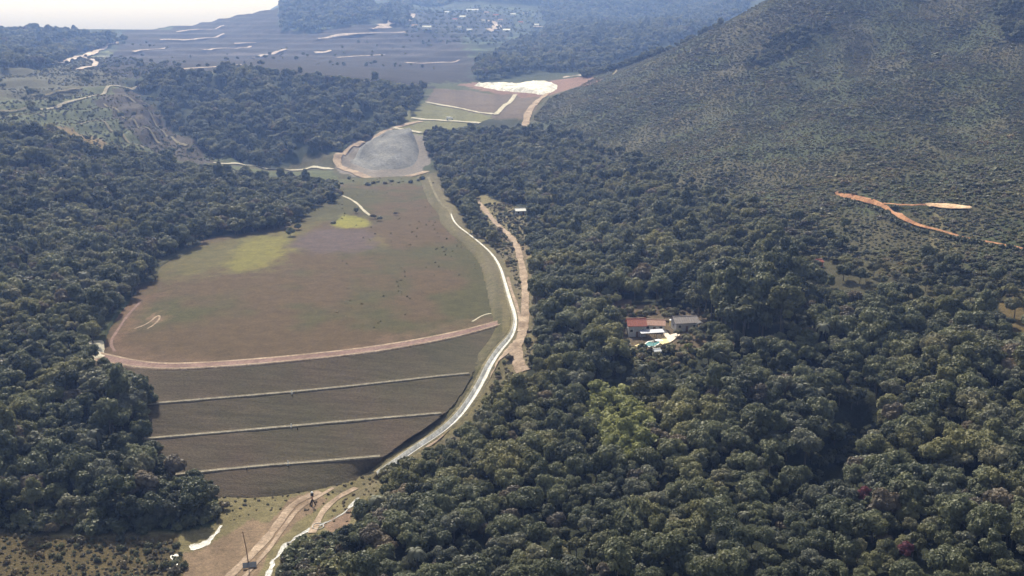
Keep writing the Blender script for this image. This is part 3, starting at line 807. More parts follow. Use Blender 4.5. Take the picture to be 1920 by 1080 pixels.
def crown_arrays(seed, rx=4.3, zc=8.2, rz=3.6, lobes=15, leaves=4200, size=.40, droop=0.0, core=.80, lr=(.24, .44)):
    """crown: leaf-sized faces scattered over uneven lobes round small opaque cores"""
    r = np.random.default_rng(seed)
    dirs = r.normal(size=(lobes, 3)); dirs[:, 2] = np.abs(dirs[:, 2]) * 1.0 - .35
    dirs /= np.linalg.norm(dirs, axis=1)[:, None]
    dist = r.uniform(.35, .80, lobes)[:, None]
    cen = dirs * dist * np.array([rx, rx, rz]) + np.array([0, 0, zc])
    cen[0] = (r.uniform(-.6, .6), r.uniform(-.6, .6), zc + rz * .55)
    rad = r.uniform(*lr, lobes) * rx
    # leaves
    pr = rad ** 2 / (rad ** 2).sum()
    li = r.choice(lobes, leaves, p=pr)
    d = r.normal(size=(leaves, 3)); d[:, 2] += .35; d /= np.linalg.norm(d, axis=1)[:, None]
    bumpy = 1 + .22 * np.sin(d[:, 0] * 7 + li) * np.sin(d[:, 1] * 8 + li * 2) + r.normal(0, .07, leaves)
    pos = cen[li] + d * (rad[li] * bumpy)[:, None] * np.array([1, 1, .85])
    dd = np.linalg.norm(pos[:, None] - cen[None], axis=2) / rad[None]
    dd[np.arange(leaves), li] = 9
    okk = dd.min(1) > .72
    pos, d, li = pos[okk], d[okk], li[okk]
    n = len(pos)
    nr = d + r.normal(0, .55, (n, 3)); nr[:, 2] += .25; nr /= np.linalg.norm(nr, axis=1)[:, None]
    t1 = np.cross(nr, r.normal(size=(n, 3))); t1 /= np.linalg.norm(t1, axis=1)[:, None]
    t2 = np.cross(nr, t1)
    s = size * r.uniform(.55, 1.35, n)[:, None]
    asp = r.uniform(.45, .8, n)[:, None]
    pos[:, 2] -= droop * np.linalg.norm(pos[:, :2], axis=1)
    V = np.stack([pos - t1 * s, pos + t2 * s * asp, pos + t1 * s, pos - t2 * s * asp], 1).reshape(-1, 3)
    T3 = (np.arange(n)[:, None, None] * 4 + np.array([[0, 1, 2], [0, 2, 3]])[None]).reshape(-1, 3)
    tone = np.repeat(np.clip(r.normal(.5, .22, n) + (r.uniform(-.2, .2, lobes))[li], 0, 1), 4)
    Vs, Fs, Ts = [V], [T3], [tone]; k = len(V)
    for c_, q in zip(cen, rad):
        vv, ff = ICO2
        w_ = 1 + .16 * np.sin(vv[:, 0] * 5 + q * 9) * np.sin(vv[:, 1] * 6 + q * 5) + r.normal(0, .05, len(vv))
        cv = vv * (q * core * w_)[:, None] * np.array([1, 1, .85]) + c_
        cv[:, 2] -= droop * np.linalg.norm(cv[:, :2], axis=1)
        Vs.append(cv); Fs.append(ff + k); k += len(vv); Ts.append(r.uniform(.0, .55, len(vv)))
    return np.vstack(Vs), np.vstack(Fs), np.concatenate(Ts), cen, rad

def trunk_mb(cen, zc, rbase=.28, seed=0, lean=.4):
    r = random.Random(seed); mb = MB()
    top = Vector((r.uniform(-lean, lean), r.uniform(-lean, lean), zc))
    mid = Vector((top.x * .3 + r.uniform(-.15, .15), top.y * .3, zc * .45))
    mb.tube([(0, 0, -1.2), (0, 0, .3), mid, top], [rbase * 1.3, rbase, rbase * .75, rbase * .45], 7)
    for c_ in list(cen)[:6]:
        e = Vector(c_); st = mid.lerp(top, r.uniform(.2, .8))
        mb.tube([st, st.lerp(e, .55) + Vector((0, 0, -.25)), e], [rbase * .4, rbase * .28, rbase * .12], 5)
    return mb

def palm_arrays(seed, h=8.5, fr=17, L=3.6):
    r = random.Random(seed); V = []; Fq = []; tone = []
    for k in range(fr):
        a = 2 * math.pi * k / fr + r.uniform(-.15, .15); up = r.uniform(.1, .9)
        d = Vector((math.cos(a), math.sin(a), 0)); sd = Vector((-d.y, d.x, 0)); tn = r.uniform(.3, 1)
        for i in range(9):
            t0 = i / 9; t1_ = (i + 1.25) / 9
            def pt(t): return Vector((0, 0, h)) + d * (L * t * (1 - .12 * t)) + Vector((0, 0, L * (up * t - 1.0 * t * t)))
            w_ = .62 * math.sin(math.pi * min(.97, .12 + t0 * .88)) + .06
            p0, p1 = pt(t0), pt(t1_)
            for s in (-1, 1):
                b = len(V)
                V += [p0, p1, p1 + sd * (s * w_) - Vector((0, 0, .28 * w_)), p0 + sd * (s * w_ * .85) + d * .18 - Vector((0, 0, .22 * w_))]
                Fq += [(b, b + 1, b + 2), (b, b + 2, b + 3)]; tone += [tn] * 4
    return np.array([tuple(v) for v in V]), np.array(Fq), np.array(tone)

class Kind: pass
KINDS = []
def add_kind(key, mat, seed, palm=False, **kw):
    k = Kind(); k.key = key
    zc = kw.get('zc', 8.2); rx = kw.get('rx', 4.3); rz = kw.get('rz', 3.6)
    if palm:
        V, Fq, tone = palm_arrays(seed); cen = np.zeros((0, 3)); zc = 8.6; rx, rz = 3.3, 1.5
        k.trunk = MB().tube([(0, 0, -1), (.15, 0, 3), (.05, 0, 8.5)], [.2, .15, .11], 7)
    else:
        V, Fq, tone, cen, rad = crown_arrays(seed, **kw)
        k.trunk = trunk_mb(cen, zc, .065 * rx, seed) if zc > 2.6 else None
    k.crown = mesh_np('crown', V, Fq, M[mat])
    a = k.crown.attributes.new('tone', 'FLOAT', 'POINT'); a.data.foreach_set('value', tone.astype(np.float32))
    k.trunk_me = k.trunk.mesh('trunk', M['bark']) if k.trunk else None
    k.rx, k.top, k.mid = rx, zc + rz, zc; k.mat = mat
    KINDS.append(k); return len(KINDS) - 1
BROAD = [add_kind('broad', 'leaf_green', s, rx=4.3 + .3 * (s % 3), zc=5.8 + .5 * (s % 2), rz=3.5 + .4 * (s % 3), lobes=13 + s % 5) for s in range(1, 6)]
DARK = [add_kind('dark', 'leaf_dark', s, rx=4.0, zc=6.0, rz=4.2, lobes=12, size=.38) for s in range(11, 14)]
GREY = [add_kind('grey', 'leaf_grey', s, rx=3.9, zc=5.4, rz=3.2, lobes=14, size=.38) for s in range(21, 24)]
BROWN = [add_kind('brown', 'leaf_brown', s, rx=4.0, zc=5.6, rz=3.2, lobes=14, size=.5) for s in (25, 26)]
TALL = [add_kind('tall', 'leaf_green', s, rx=3.4, zc=9.0, rz=6.2, lobes=17, leaves=4600, size=.38, lr=(.30, .46)) for s in range(31, 33)]
YEL = [add_kind('yellow', 'leaf_yellow', s, rx=3.0, zc=4.6, rz=3.2, lobes=15, leaves=1900, size=.5, lr=(.2, .36)) for s in range(41, 43)]
SPARSE = [add_kind('sparse', mm, s, rx=4.6, zc=6.6, rz=2.2, lobes=22, leaves=3000, size=.36, lr=(.14, .25), core=.6) for s, mm in ((27, 'leaf_green'), (28, 'leaf_grey'), (29, 'leaf_green'))]
PINK = [add_kind('pink', 'leaf_pink', 51, rx=2.6, zc=5.4, rz=2.4, lobes=10, leaves=1200, size=.45)]
PALM = [add_kind('palm', 'leaf_grey', 61, palm=True)]
SHRUB = [add_kind('shrub', mm, s, rx=1.5, zc=.95, rz=.9, lobes=7, leaves=420, size=.36, lr=(.32, .55)) for s, mm in ((71, 'leaf_green'), (72, 'leaf_grey'), (73, 'leaf_dry'), (74, 'leaf_dark'))]
# small clump used far away and on the scrub slope
SCRUB = [add_kind('scrub', mm, s, rx=1.5, zc=.8, rz=.8, lobes=5, leaves=130, size=.5, lr=(.32, .6)) for s, mm in ((81, 'leaf_scrub'), (82, 'leaf_dry'), (83, 'leaf_green'), (84, 'leaf_scrub'))]
TUFT = [add_kind('tuft', mm, s, rx=.8, zc=.25, rz=.35, lobes=4, leaves=60, size=.3, lr=(.3, .55)) for s, mm in ((91, 'leaf_dry'), (92, 'leaf_scrub'), (93, 'leaf_green'))]

def scatter(poly, sp, seed, jit=.42, keepf=None):
    """points on a jittered lattice inside world polygon"""
    r = np.random.default_rng(seed)
    x0, y0 = poly.min(0); x1, y1 = poly.max(0)
    nx, ny = int((x1 - x0) / sp) + 1, int((y1 - y0) / sp) + 1
    ix, iy = np.meshgrid(np.arange(nx), np.arange(ny))
    X = x0 + (ix + .5 * (iy % 2)) * sp + r.uniform(-jit, jit, ix.shape) * sp
    Y = y0 + iy * sp * .9 + r.uniform(-jit, jit, ix.shape) * sp
    q = inside(poly, X, Y) & (np.abs(X / Y) < .70)
    X, Y = X[q], Y[q]
    if keepf is not None:
        q = keepf(X, Y); X, Y = X[q], Y[q]
    return X, Y
def not_in(*polys, r=0):
    P = [np.asarray(q)[:, :2] for q in polys]
    def f(x, y):
        k = np.ones(x.shape, bool)
        for q in P:
            k &= ~inside(q, x, y)
            if r: k &= dist_line(np.vstack([q, q[:1]]), x, y) > r
        return k
    return f
P_CLUMP = cast([(862,402),(880,388),(902,402),(926,428),(944,452),(930,466),(905,452),(878,434)])
P_HOUSE = cast([(1160,572),(1200,568),(1326,586),(1330,660),(1300,690),(1190,700),(1150,662)])
P_GULLY = cast([(1600,775),(1635,785),(1605,850),(1540,905),(1490,925),(1505,890),(1570,830)])
P_YEL = cast([(1100,770),(1125,740),(1165,735),(1195,790),(1215,840),(1205,890),(1150,890),(1110,830)])
P_EUC = cast(EUC)
P_SHACK = cast([(945,385),(985,385),(998,402),(985,412),(950,408)])
P_OPEN = cast([(1480,440),(1560,440),(1640,475),(1800,505),(1925,530),(1925,640),(1880,640),(1700,560),(1560,560),(1500,500)])
trees = []                                # x, y, z, scale, rotation, kind
def plant(X, Y, kinds, weights, smin, smax, seed, sink=.2):
    r = np.random.default_rng(seed)
    Z = height(X, Y) - sink
    ks = r.choice(kinds, len(X), p=np.array(weights) / np.sum(weights))
    sc = r.uniform(smin, smax, len(X)) * (1 + .5 * fbm(X / 22, Y / 22, 400)); ro = r.uniform(0, 6.283, len(X))
    return [(X[i], Y[i], Z[i], sc[i], ro[i], int(ks[i])) for i in range(len(X))]
MIX = BROAD + DARK + GREY + TALL + BROWN + SPARSE
WMIX = [4] * 5 + [2.6] * 3 + [1.8] * 3 + [.8] * 2 + [1.4] * 2 + [2.2] * 3
NEARCH = lambda x, y: (dist_line(CH, x, y) > 7.5)
P_EDGE = cast([(640,1130),(560,1085),(640,1010),(672,975),(720,905),(780,870),(1000,880),(900,1000),(850,1130)])
def lw_ok(x, y): return ~inside(np.array([at_z(*q)[:2] for q in [(300,700,18),(1000,600,18),(700,900,0),(430,900,0),(310,830,8),(292,760,13)]]), x, y)
X, Y = scatter(P_LW, 5.0, 101, keepf=lambda x, y: lw_ok(x, y) & ((fbm(x / 30, y / 40, 55) > -.28) | (y < 560))); near = Y < 620
trees += plant(X[near], Y[near], MIX + PALM, WMIX + [.2], .48, 1.08, 1)
trees += plant(X[~near], Y[~near], MIX, WMIX, .5, 1.05, 2)
X, Y = scatter(P_RW, 4.8, 102, keepf=lambda x, y: not_in(P_HOUSE, P_GULLY, P_YEL, P_EUC, P_SHACK, P_OPEN)(x, y) & NEARCH(x, y))
front = (Y < 350) & (np.hypot(X - 52, Y - 345) < 22)
trees += plant(X[~front], Y[~front], MIX + PALM, WMIX + [.35], .40, .98, 3)
trees += plant(X[front], Y[front], BROAD + GREY, [1] * 8, .34, .5, 4)
X, Y = scatter(P_CLUMP, 5.5, 110); trees += plant(X, Y, BROAD + DARK, [1] * 8, .6, .9, 11)
X, Y = scatter(P_EUC, 7, 103); trees += plant(X, Y, TALL + DARK, [4, 4, 1.2, 1.2, 1.2], 1.0, 1.5, 5)
X, Y = scatter(P_YEL, 3.6, 104); trees += plant(X, Y, YEL + GREY[:1], [3, 3, .8], .7, 1.2, 6)
X, Y = scatter(P_OPEN, 8.5, 105); trees += plant(X, Y, BROAD + GREY, [1] * 5 + [2] * 3, .4, .8, 7)
for (u, v, kk, sc) in [(708,985,PALM[0],1.0),(1500,765,PALM[0],.9),(1620,962,PINK[0],.8),(1697,1065,PINK[0],.75),(545,452,BROAD[0],.55),(560,440,BROAD[2],.5),(625,432,GREY[0],.4),(1345,690,PALM[0],.7),(1160,672,GREY[1],.55),(1290,660,YEL[0],.5),(1205,720,PALM[0],.7)]:
    x, y = cast([(u, v)])[0]; trees.append((x, y, max(float(height(x, y)), 18.6 if 500 < u < 640 else -9) - .1, sc, 1.1, kk))
X, Y = scatter(cast([(1000,405),(1100,440),(1300,400),(1240,340),(1110,290),(1030,260),(1000,240),(1040,235),(1160,290),(1300,350),(1480,410),(1600,430),(1500,440),(1330,410)]), 8.5, 106); trees += plant(X, Y, MIX, WMIX, .45, .8, 8)

P_VILL = cast([(770,8),(1012,8),(1030,60),(1000,78),(900,88),(760,80)])
X, Y = scatter(cast([(1385,128),(1435,78),(1525,45),(1565,48),(1505,88),(1430,128)]), 6, 107); trees += plant(X, Y, DARK + BROAD, [3] * 3 + [1] * 5, .4, .75, 9)
X, Y = scatter(cast([(1860,5),(1960,0),(1960,85),(1880,80)]), 6, 108); trees += plant(X, Y, DARK + BROAD, [3] * 3 + [1] * 5, .5, .9, 10)
for (u, v, sc_) in [(1306,640,.5),(1290,646,.42),(1256,603,.45),(1163,604,.5),(1326,606,.6),(1246,600,.4),(1180,590,.45),(1318,632,.55),(1276,650,.4),(1172,655,.45),(1166,625,.5),(1262,598,.5),(1270,632,.42),(1284,640,.45),(1298,634,.5),(1312,645,.5),(1212,598,.4),(1168,612,.42)]:
    x, y, _ = at_z(u, v, 20.05); trees.append((x, y, 19.8, sc_, .9, BROAD[u % 5] if u % 2 else GREY[0]))
# far woods: bigger spacing
fart = []
for P_, sp, sd in ((P_BL, 7.5, 111), (P_FW, 12, 112), (P_KN, 12, 113), (P_LF, 11, 114)):
    X, Y = scatter(P_, sp, sd, keepf=lambda x, y: not_in(P_VILL)(x, y) & ((y > 1400) | (sd != 112)) & ((fbm(x / 22 + y / 60, y / 75, 19) > -.3) | (sd != 111))); fart += plant(X, Y, MIX, WMIX, .8 * sp / 7.5, 1.15 * sp / 7.5 if sp < 10 else 1.45, sd)
X, Y = scatter(cast([(0,130),(200,100),(330,125),(240,150),(330,240),(420,300),(200,292),(100,262),(0,250)]), 5.5, 115, keepf=lambda x, y: fbm(x / 40, y / 60, 120) > -.2); fart += plant(X, Y, SCRUB + BROAD[:2] + GREY[:1], [3, 3, 3, 3, .12, .12, .2], .35, .85, 115); fart = [t if KINDS[t[5]].key == 'scrub' or t[3] < 0.95 or Yb else t for t in fart for Yb in (1,)]
far_all = np.array([(-1400,1500),(-1500,3400),(1200,3400),(1600,1500),(700,1400),(120,1500),(-300,2600),(-500,2700)], float)

X, Y = scatter(P_VILL, 22, 116); fart += plant(X, Y, BROAD + DARK, [1] * 8, .5, .8, 116)
X, Y = scatter(cast([(230,70),(530,64),(700,66),(860,80),(880,140),(640,150),(500,130),(240,138)]), 26, 117, keepf=lambda x, y: fbm(x / 120, y / 60, 118) > .2); fart += plant(X, Y, BROAD + DARK + SCRUB, [1] * 12, .35, .8, 117)
bk_ = np.array([[d * (u - 960) / F / CP, d] for u, d in ((1085,1270),(1150,1262),(1240,1235),(1330,1190),(1360,1420),(1250,1480),(1085,1420))])
X, Y = scatter(bk_, 8, 119); fart += plant(X, Y, DARK + BROAD, [2] * 3 + [1] * 5, .6, 1.0, 119)
# which trees show largest: a coarse depth buffer over the frame
def rank(tl):
    arr = np.array([t[:4] for t in tl]); kk = [KINDS[t[5]] for t in tl]
    mid = np.array([k.mid for k in kk]); rx = np.array([k.rx for k in kk])
    u, v, dep = project(arr[:, 0], arr[:, 1], arr[:, 2] + mid * arr[:, 3])
    u, v, rr = u / 3, v / 3, F * rx * arr[:, 3] / dep / 3 * .92
    buf = np.zeros((360, 640), bool); cnt = np.zeros(len(tl), int)
    for i in np.argsort(dep):
        if dep[i] > 700: break
        a0, a1, b0, b1 = int(u[i] - rr[i]), int(u[i] + rr[i]) + 1, int(v[i] - rr[i]), int(v[i] + rr[i]) + 1
        a0, b0 = max(a0, 0), max(b0, 0); a1, b1 = min(a1, 640), min(b1, 360)
        if a1 <= a0 or b1 <= b0: continue
        yy, xx = np.mgrid[b0:b1, a0:a1]
        d = ((xx - u[i]) ** 2 + (yy - v[i]) ** 2 < rr[i] ** 2) & ~buf[b0:b1, a0:a1]
        cnt[i] = d.sum(); buf[b0:b1, a0:a1] |= d
    return cnt, u * 3, v * 3
ZONES = [np.array(q, float) for q in (
 [(690,880),(640,905),(400,925),(412,985),(335,1010),(335,1080),(500,1080),(560,1035),(640,985),(690,930)],
 [(905,378),(940,418),(982,448),(990,480),(962,476),(932,438),(898,398)], [(770,852),(825,832),(880,785),(912,735),(935,700),(985,700),(1000,640),(992,560),(985,490),(960,478),(938,478),(890,440),(850,404),(822,330),(800,340),(850,430),(930,500),(950,600),(880,710),(760,840)],
 [(1165,590),(1210,578),(1325,590),(1320,625),(1275,640),(1240,662),(1185,655)],
 [(300,750),(300,835),(372,885),(425,930),(700,900),(900,700),(880,500),(650,385),(560,440),(330,515),(290,545),(235,590),(195,640),(185,668),(270,700),(290,740)],
 [(330,1010),(270,1018),(0,1015),(0,1080),(340,1080)], [(560,1040),(630,1000),(650,1060),(640,1080),(560,1080)])]
def clears(t):
    k = KINDS[t[5]]; z = t[2] + k.mid * t[3]
    u, v, dep = project(t[0], t[1], z); r_ = F * k.rx * t[3] / dep
    U = np.array([u, u - .75 * r_, u + .75 * r_, u, u]); Vv = np.array([v, v, v, v - .7 * r_, v + .5 * r_])
    return not any(inside(q, U, Vv).any() for q in ZONES)
kept = []
for t in trees:
    if KINDS[t[5]].key in ('palm', 'pink') or clears(t): kept.append(t); continue
    if t[4] == .9: kept.append(t); continue
    if 500 < project(*t[:3])[0] < 640 and t[5] in (BROAD[0], BROAD[2], GREY[0]) and t[4] == 1.1: kept.append(t); continue
    for f in (.6, .36):
        t2 = t[:3] + (t[3] * f,) + t[4:]
        if clears(t2): kept.append(t2); break
GZ = np.array([(1600,755),(1645,760),(1650,790),(1610,860),(1570,905),(1500,945),(1475,925),(1530,880),(1570,820)], float)
YZ = np.array([(1105,728),(1130,705),(1168,705),(1195,770),(1200,835),(1150,838),(1120,800)], float); kept2 = []
for t in kept:
    k = KINDS[t[5]]
    if k.key in ('yellow', 'palm', 'pink'): kept2.append(t); continue
    u, v, dep = project(t[0], t[1], t[2] + k.mid * t[3]); r_ = F * k.rx * t[3] / dep
    if inside(GZ, np.array([u]), np.array([v]))[0]: continue
    if inside(YZ, np.array([u, u, u - .6 * r_, u + .6 * r_]), np.array([v - .6 * r_, v, v, v])).any(): continue
    kept2.append(t)
trees = kept2
cnt, tu, tv = rank(trees)
special = np.array([KINDS[t[5]].key in ('palm', 'pink') for t in trees])
order = np.argsort(-(cnt + special * 9999))
N_TREES = 285
own = set(order[:N_TREES].tolist())

HIDDEN = bpy.data.collections.new('tree_kinds')      # prototypes for the instanced wood, not in the scene
PROTO = []
for i, k in enumerate(KINDS):
    if k.trunk:
        mb_v = np.array([tuple(v) for v in k.trunk.v]); me = k.crown.copy()
        bm = bmesh.new(); bm.from_mesh(k.crown); bm2 = bmesh.new(); bm2.from_mesh(k.trunk_me)
        tmp = bpy.data.meshes.new('tmp'); bm2.to_mesh(tmp); n0 = len(bm.faces); bm.from_mesh(tmp); bm.faces.ensure_lookup_table()
        for f in bm.faces[n0:]: f.material_index = 1
        me = bpy.data.meshes.new('tree_%02d' % i); bm.to_mesh(me); bm.free(); bm2.free()
        me.materials.append(M[k.mat]); me.materials.append(M['bark'])
    else: me = k.crown
    o = bpy.data.objects.new('proto_%02d' % i, me); HIDDEN.objects.link(o)

def gn_scatter(name, tl, squash=1.0):
    """one object: points that carry instanced plants"""
    me = bpy.data.meshes.new(name); n = len(tl); A_ = np.array([t[:5] for t in tl], np.float32)
    me.vertices.add(n); me.vertices.foreach_set('co', A_[:, :3].ravel())
    r = np.random.default_rng(n)
    for nm, typ, val in (('sc', 'FLOAT_VECTOR', np.column_stack([A_[:, 3] * r.uniform(.85, 1.15, n), A_[:, 3] * r.uniform(.85, 1.15, n), A_[:, 3] * r.uniform(.85, 1.2, n) * squash])),
                         ('ro', 'FLOAT_VECTOR', np.column_stack([r.normal(0, .05, n), r.normal(0, .05, n), A_[:, 4]]))):
        a = me.attributes.new(nm, typ, 'POINT'); a.data.foreach_set('vector', val.astype(np.float32).ravel())
    a = me.attributes.new('kd', 'INT', 'POINT'); a.data.foreach_set('value', np.array([t[5] for t in tl], np.int32))
    ng = bpy.data.node_groups.new(name, 'GeometryNodeTree')
    ng.interface.new_socket('Geometry', in_out='INPUT', socket_type='NodeSocketGeometry')
    ng.interface.new_socket('Geometry', in_out='OUTPUT', socket_type='NodeSocketGeometry')
    gi, go = ng.nodes.new('NodeGroupInput'), ng.nodes.new('NodeGroupOutput')
    iop = ng.nodes.new('GeometryNodeInstanceOnPoints'); ci = ng.nodes.new('GeometryNodeCollectionInfo')
    ci.inputs['Collection'].default_value = HIDDEN; ci.inputs['Separate Children'].default_value = True; ci.inputs['Reset Children'].default_value = True
    def na(nm, typ):
        q = ng.nodes.new('GeometryNodeInputNamedAttribute'); q.data_type = typ; q.inputs['Name'].default_value = nm
        return q.outputs['Attribute']
    L = ng.links.new
    L(gi.outputs[0], iop.inputs['Points']); L(ci.outputs[0], iop.inputs['Instance']); iop.inputs['Pick Instance'].default_value = True
    L(na('kd', 'INT'), iop.inputs['Instance Index']); L(na('ro', 'FLOAT_VECTOR'), iop.inputs['Rotation']); L(na('sc', 'FLOAT_VECTOR'), iop.inputs['Scale'])
    L(iop.outputs[0], go.inputs[0])
    o = link(name, me); md = o.modifiers.new('scatter', 'NODES'); md.node_group = ng
    return stuff(o)
gn_scatter('forest', [t for i, t in enumerate(trees) if i not in own] + fart)

X, Y = scatter(P_LW, 4.2, 109, keepf=lambda x, y: (fbm(x / 30, y / 40, 55) <= -.24) & (y > 555)); fart_s = plant(X, Y, SCRUB + SHRUB, [3, 3, 2, 2, 2, 2, 1, 1], .9, 1.7, 109)
# scrub on the open right hill and along the left terraces
hill = cast([(1140,138),(1180,100),(1230,72),(1300,40),(1390,-5),(1460,-40),(1480,-70),(1600,-100),(1900,-100),(2260,-60),(2260,600),(1920,565),(1640,520),(1500,470),(1450,425),(1330,400),(1200,345),(1110,300),(1040,240),(1000,225),(1030,185)])
nocl = [cast(q) for q in ([(1560,360),(1640,384),(1750,386),(1825,390),(1820,398),(1740,394),(1680,398),(1740,430),(1930,468),(1930,478),(1720,435),(1650,395),(1565,368)],)]
r = np.random.default_rng(5)
X, Y = scatter(hill, 2.5, 121, keepf=lambda x, y: not_in(*nocl)(x, y) & (y < 1480))
q = fbm(X / 28, Y / 28, 8) + r.normal(0, .3, len(X)) > -.6; X, Y = X[q], Y[q]
sc = plant(X, Y, SCRUB, [3, 2.2, 2.2, 3], .34, .80, 131, .1)
big = r.uniform(0, 1, len(sc)) < .05 + .12 * smooth(0, .5, fbm(X / 60, Y / 60, 44))
sc = [(t[0], t[1], t[2], t[3] * (1.8 if b else 1) * (1.05 + .5 * float(fbm(t[0] / 45, t[1] / 70, 46))), t[4], t[5]) for t, b in zip(sc, big)]
ta = np.array([t[:2] for t in sc]); okr = np.ones(len(sc), bool)
for P_, w_ in ROADS: okr &= dist_line(P_, ta[:, 0], ta[:, 1]) > w_ * .5 + .7
X, Y = scatter(hill, 6.0, 122, keepf=lambda x, y: not_in(*nocl)(x, y) & (y < 1250) & (fbm(x / 55 - y / 160, y / 120, 47) > -.05)); ht = plant(X, Y, BROAD + GREY + BROWN + SPARSE, [1] * 5 + [3] * 3 + [1] * 2 + [1] * 3, .18, .36, 123)
ta = np.array([t[:2] for t in ht]); okh = np.ones(len(ht), bool)
for P_, w_ in ROADS: okh &= dist_line(P_, ta[:, 0], ta[:, 1]) > 4
ht = [t for t, q in zip(ht, okh) if q]
gn_scatter('hillside_scrub', [t for t, q in zip(sc, okr) if q] + ht, .62)
# low weeds on the toe field, on the tailings and beside the road
fieldp = cast([(0,1000),(262,1010),(330,1000),(345,1060),(330,1130),(0,1130)])
X, Y = scatter(fieldp, 1.7, 141); tl = plant(X, Y, TUFT + SCRUB, [5, 4, .6, .6, 1, .1, .6], .35, .85, 142, .05)
X, Y = scatter(cast([(540,1025),(600,1003),(660,988),(700,1000),(640,1060),(560,1130),(500,1130)]), 1.7, 143); tl += plant(X, Y, TUFT + SCRUB[:3], [2, 3, 1, 2, 1, 2], .6, 1.3, 144, .05)
X, Y = scatter(cast([(395,915),(500,905),(690,885),(720,905),(672,975),(600,985),(560,965),(480,960),(420,985)]), 3.2, 145); tl += plant(X, Y, TUFT, [4, 3, .4], .3, .7, 146, .05)
X, Y = scatter(cast([(850,380),(905,365),(960,385),(990,405),(985,445),(978,600),(1008,650),(985,700),(930,728),(905,760),(850,815),(960,640),(950,540),(920,465)]), 2.6, 147, keepf=lambda x, y: dist_line(CH, x, y) > 4)
tl += plant(X, Y, TUFT + SHRUB[:3], [3, 3, 1, .5, .5, .5], .5, 1.1, 148, .05)
X, Y = scatter(P_HOUSE, 3.4, 149, keepf=not_in(PAD)); tl += plant(X, Y, SHRUB, [2, 2, 1, 1], .6, 1.3, 150, .05)
X, Y = scatter(cast([(-40,945),(-40,996),(130,1000),(262,1003),(330,996),(405,978),(422,950),(395,940),(300,950),(120,950)]), 2.6, 152, keepf=lambda x, y: np.abs(x / y) < .6); tl += plant(X, Y, SHRUB, [3, 1, 1, 3], .7, 1.7, 153, .05)
X, Y = scatter(P_GULLY, 3, 151); tl += plant(X, Y, SHRUB, [.4, .01, .01, 3], .7, 1.2, 152, .05)  # mostly dark-leaved shrubs: their colour deepens the gully's shade
q = densify(OR, 1.6); tl += [(p[0] - .9 + r.normal(0, .4), p[1] + 3.1 + r.normal(0, .5), float(height(p[0] - .9, p[1] + 3.1)) - .1, r.uniform(.6, 1.1), r.uniform(0, 6), SHRUB[3]) for p in q if p[0] < 225]  # row of dark shrubs added to stand in for the cut bank's shadow
q = densify(OR2, 1.8); tl += [(p[0] + r.normal(0, .4), p[1] + 4.6 + r.normal(0, .6), float(height(p[0], p[1] + 4.6)) - .1, r.uniform(.5, .9), r.uniform(0, 6), SHRUB[3]) for p in q]  # added dark row above the spur and pad, also imitating bank shade
bi = r.choice(len(BEACH_V), 900, replace=False); bi = bi[BEACH_V[bi, 0] / BEACH_V[bi, 1] > -.17]
bx = BEACH_V[bi]; q = (fbm(bx[:, 0] / 25, bx[:, 1] / 35, 161) + r.normal(0, .25, len(bx)) > .08); bx = bx[q]
tl += [(b[0], b[1], b[2] - .03, r.uniform(.25, .75), r.uniform(0, 6), int(r.choice(TUFT, p=[.5, .5, 0]))) for b in bx]
ta = np.array([t[:2] for t in tl]); okr = np.ones(len(tl), bool)
for P_, w_ in ROADS: okr &= dist_line(P_, ta[:, 0], ta[:, 1]) > w_ * .5 + .5
for u, v in [(655,337),(662,341),(700,345),(708,343),(722,346),(748,344),(756,342),(770,344),(784,340),(792,338),(640,346),(690,348),(735,342),(812,345),(845,352),(700,408),(712,412),(668,398),(742,402)]:
    x, y, _ = at_z(u, v, 20.6); fart_s.append((x, y, 20.5, r.uniform(.6, 1.5), r.uniform(0, 6), int(r.choice(SHRUB))))
gn_scatter('undergrowth', [t for t, q in zip(tl, okr) if q] + fart_s)

# ------------------------------------------------------------------ the trees that show largest, each a thing of its own
LANDMARKS = {'the red roofed house': (1192,610), 'the teal pool': (1222,643), 'the lower bend of the white channel': (800,828), 'the top of the white channel': (966,605), 'the left end of the crest road': (200,668),
 'the left end of the middle berm ditch': (295,820), 'the white stream bend by the left wood': (390,1005), 'the corner of the scrub field': (120,1015), 'the yellow-green thicket': (1150,780), 'the dark gully': (1560,860), 'the forked orange track': (1690,410),
 'the tall dark grove': (1370,460), 'the bottom right corner of the view': (1900,1060), 'the right edge of the view': (1900,780), 'the bottom edge of the view': (1250,1060), 'the left edge of the view': (20,820), 'the small white roofed shed': (975,397),
 'the upper red dirt road': (970,500), 'the lowest berm ditch': (400,880), 'the narrow white stream': (600,990), 'the pink flowering tree': (1620,945), 'the red soil spur': (975,685), 'the grey building by the pool': (1290,605), 'the middle of the left wood': (150,760), 'the middle of the right wood': (1030,850),
 'the left end of the upper berm ditch': (285,757), 'the purple bare patch': (630,445), 'the bottom centre of the view': (900,1060)}
WORDS = {'broad': 'green round-crowned tree', 'dark': 'dark dense tree', 'grey': 'grey-green leafy tree', 'tall': 'tall narrow green tree', 'brown': 'brownish leafy tree', 'sparse': 'flat-topped open tree', 'yellow': 'yellow-green bushy tree', 'pink': 'pink flowering tree', 'palm': 'palm-like tree'}
ORD = ['', 'second ', 'third ', 'fourth ', 'fifth ', 'sixth ', 'seventh ', 'eighth ', 'ninth ', 'tenth ', 'eleventh ', 'twelfth ', 'thirteenth ', 'fourteenth ', 'fifteenth ', 'sixteenth ', 'seventeenth ', 'eighteenth ', 'nineteenth ', 'twentieth ']
lm = np.array(list(LANDMARKS.values()), float); lmn = list(LANDMARKS)
bins = {}
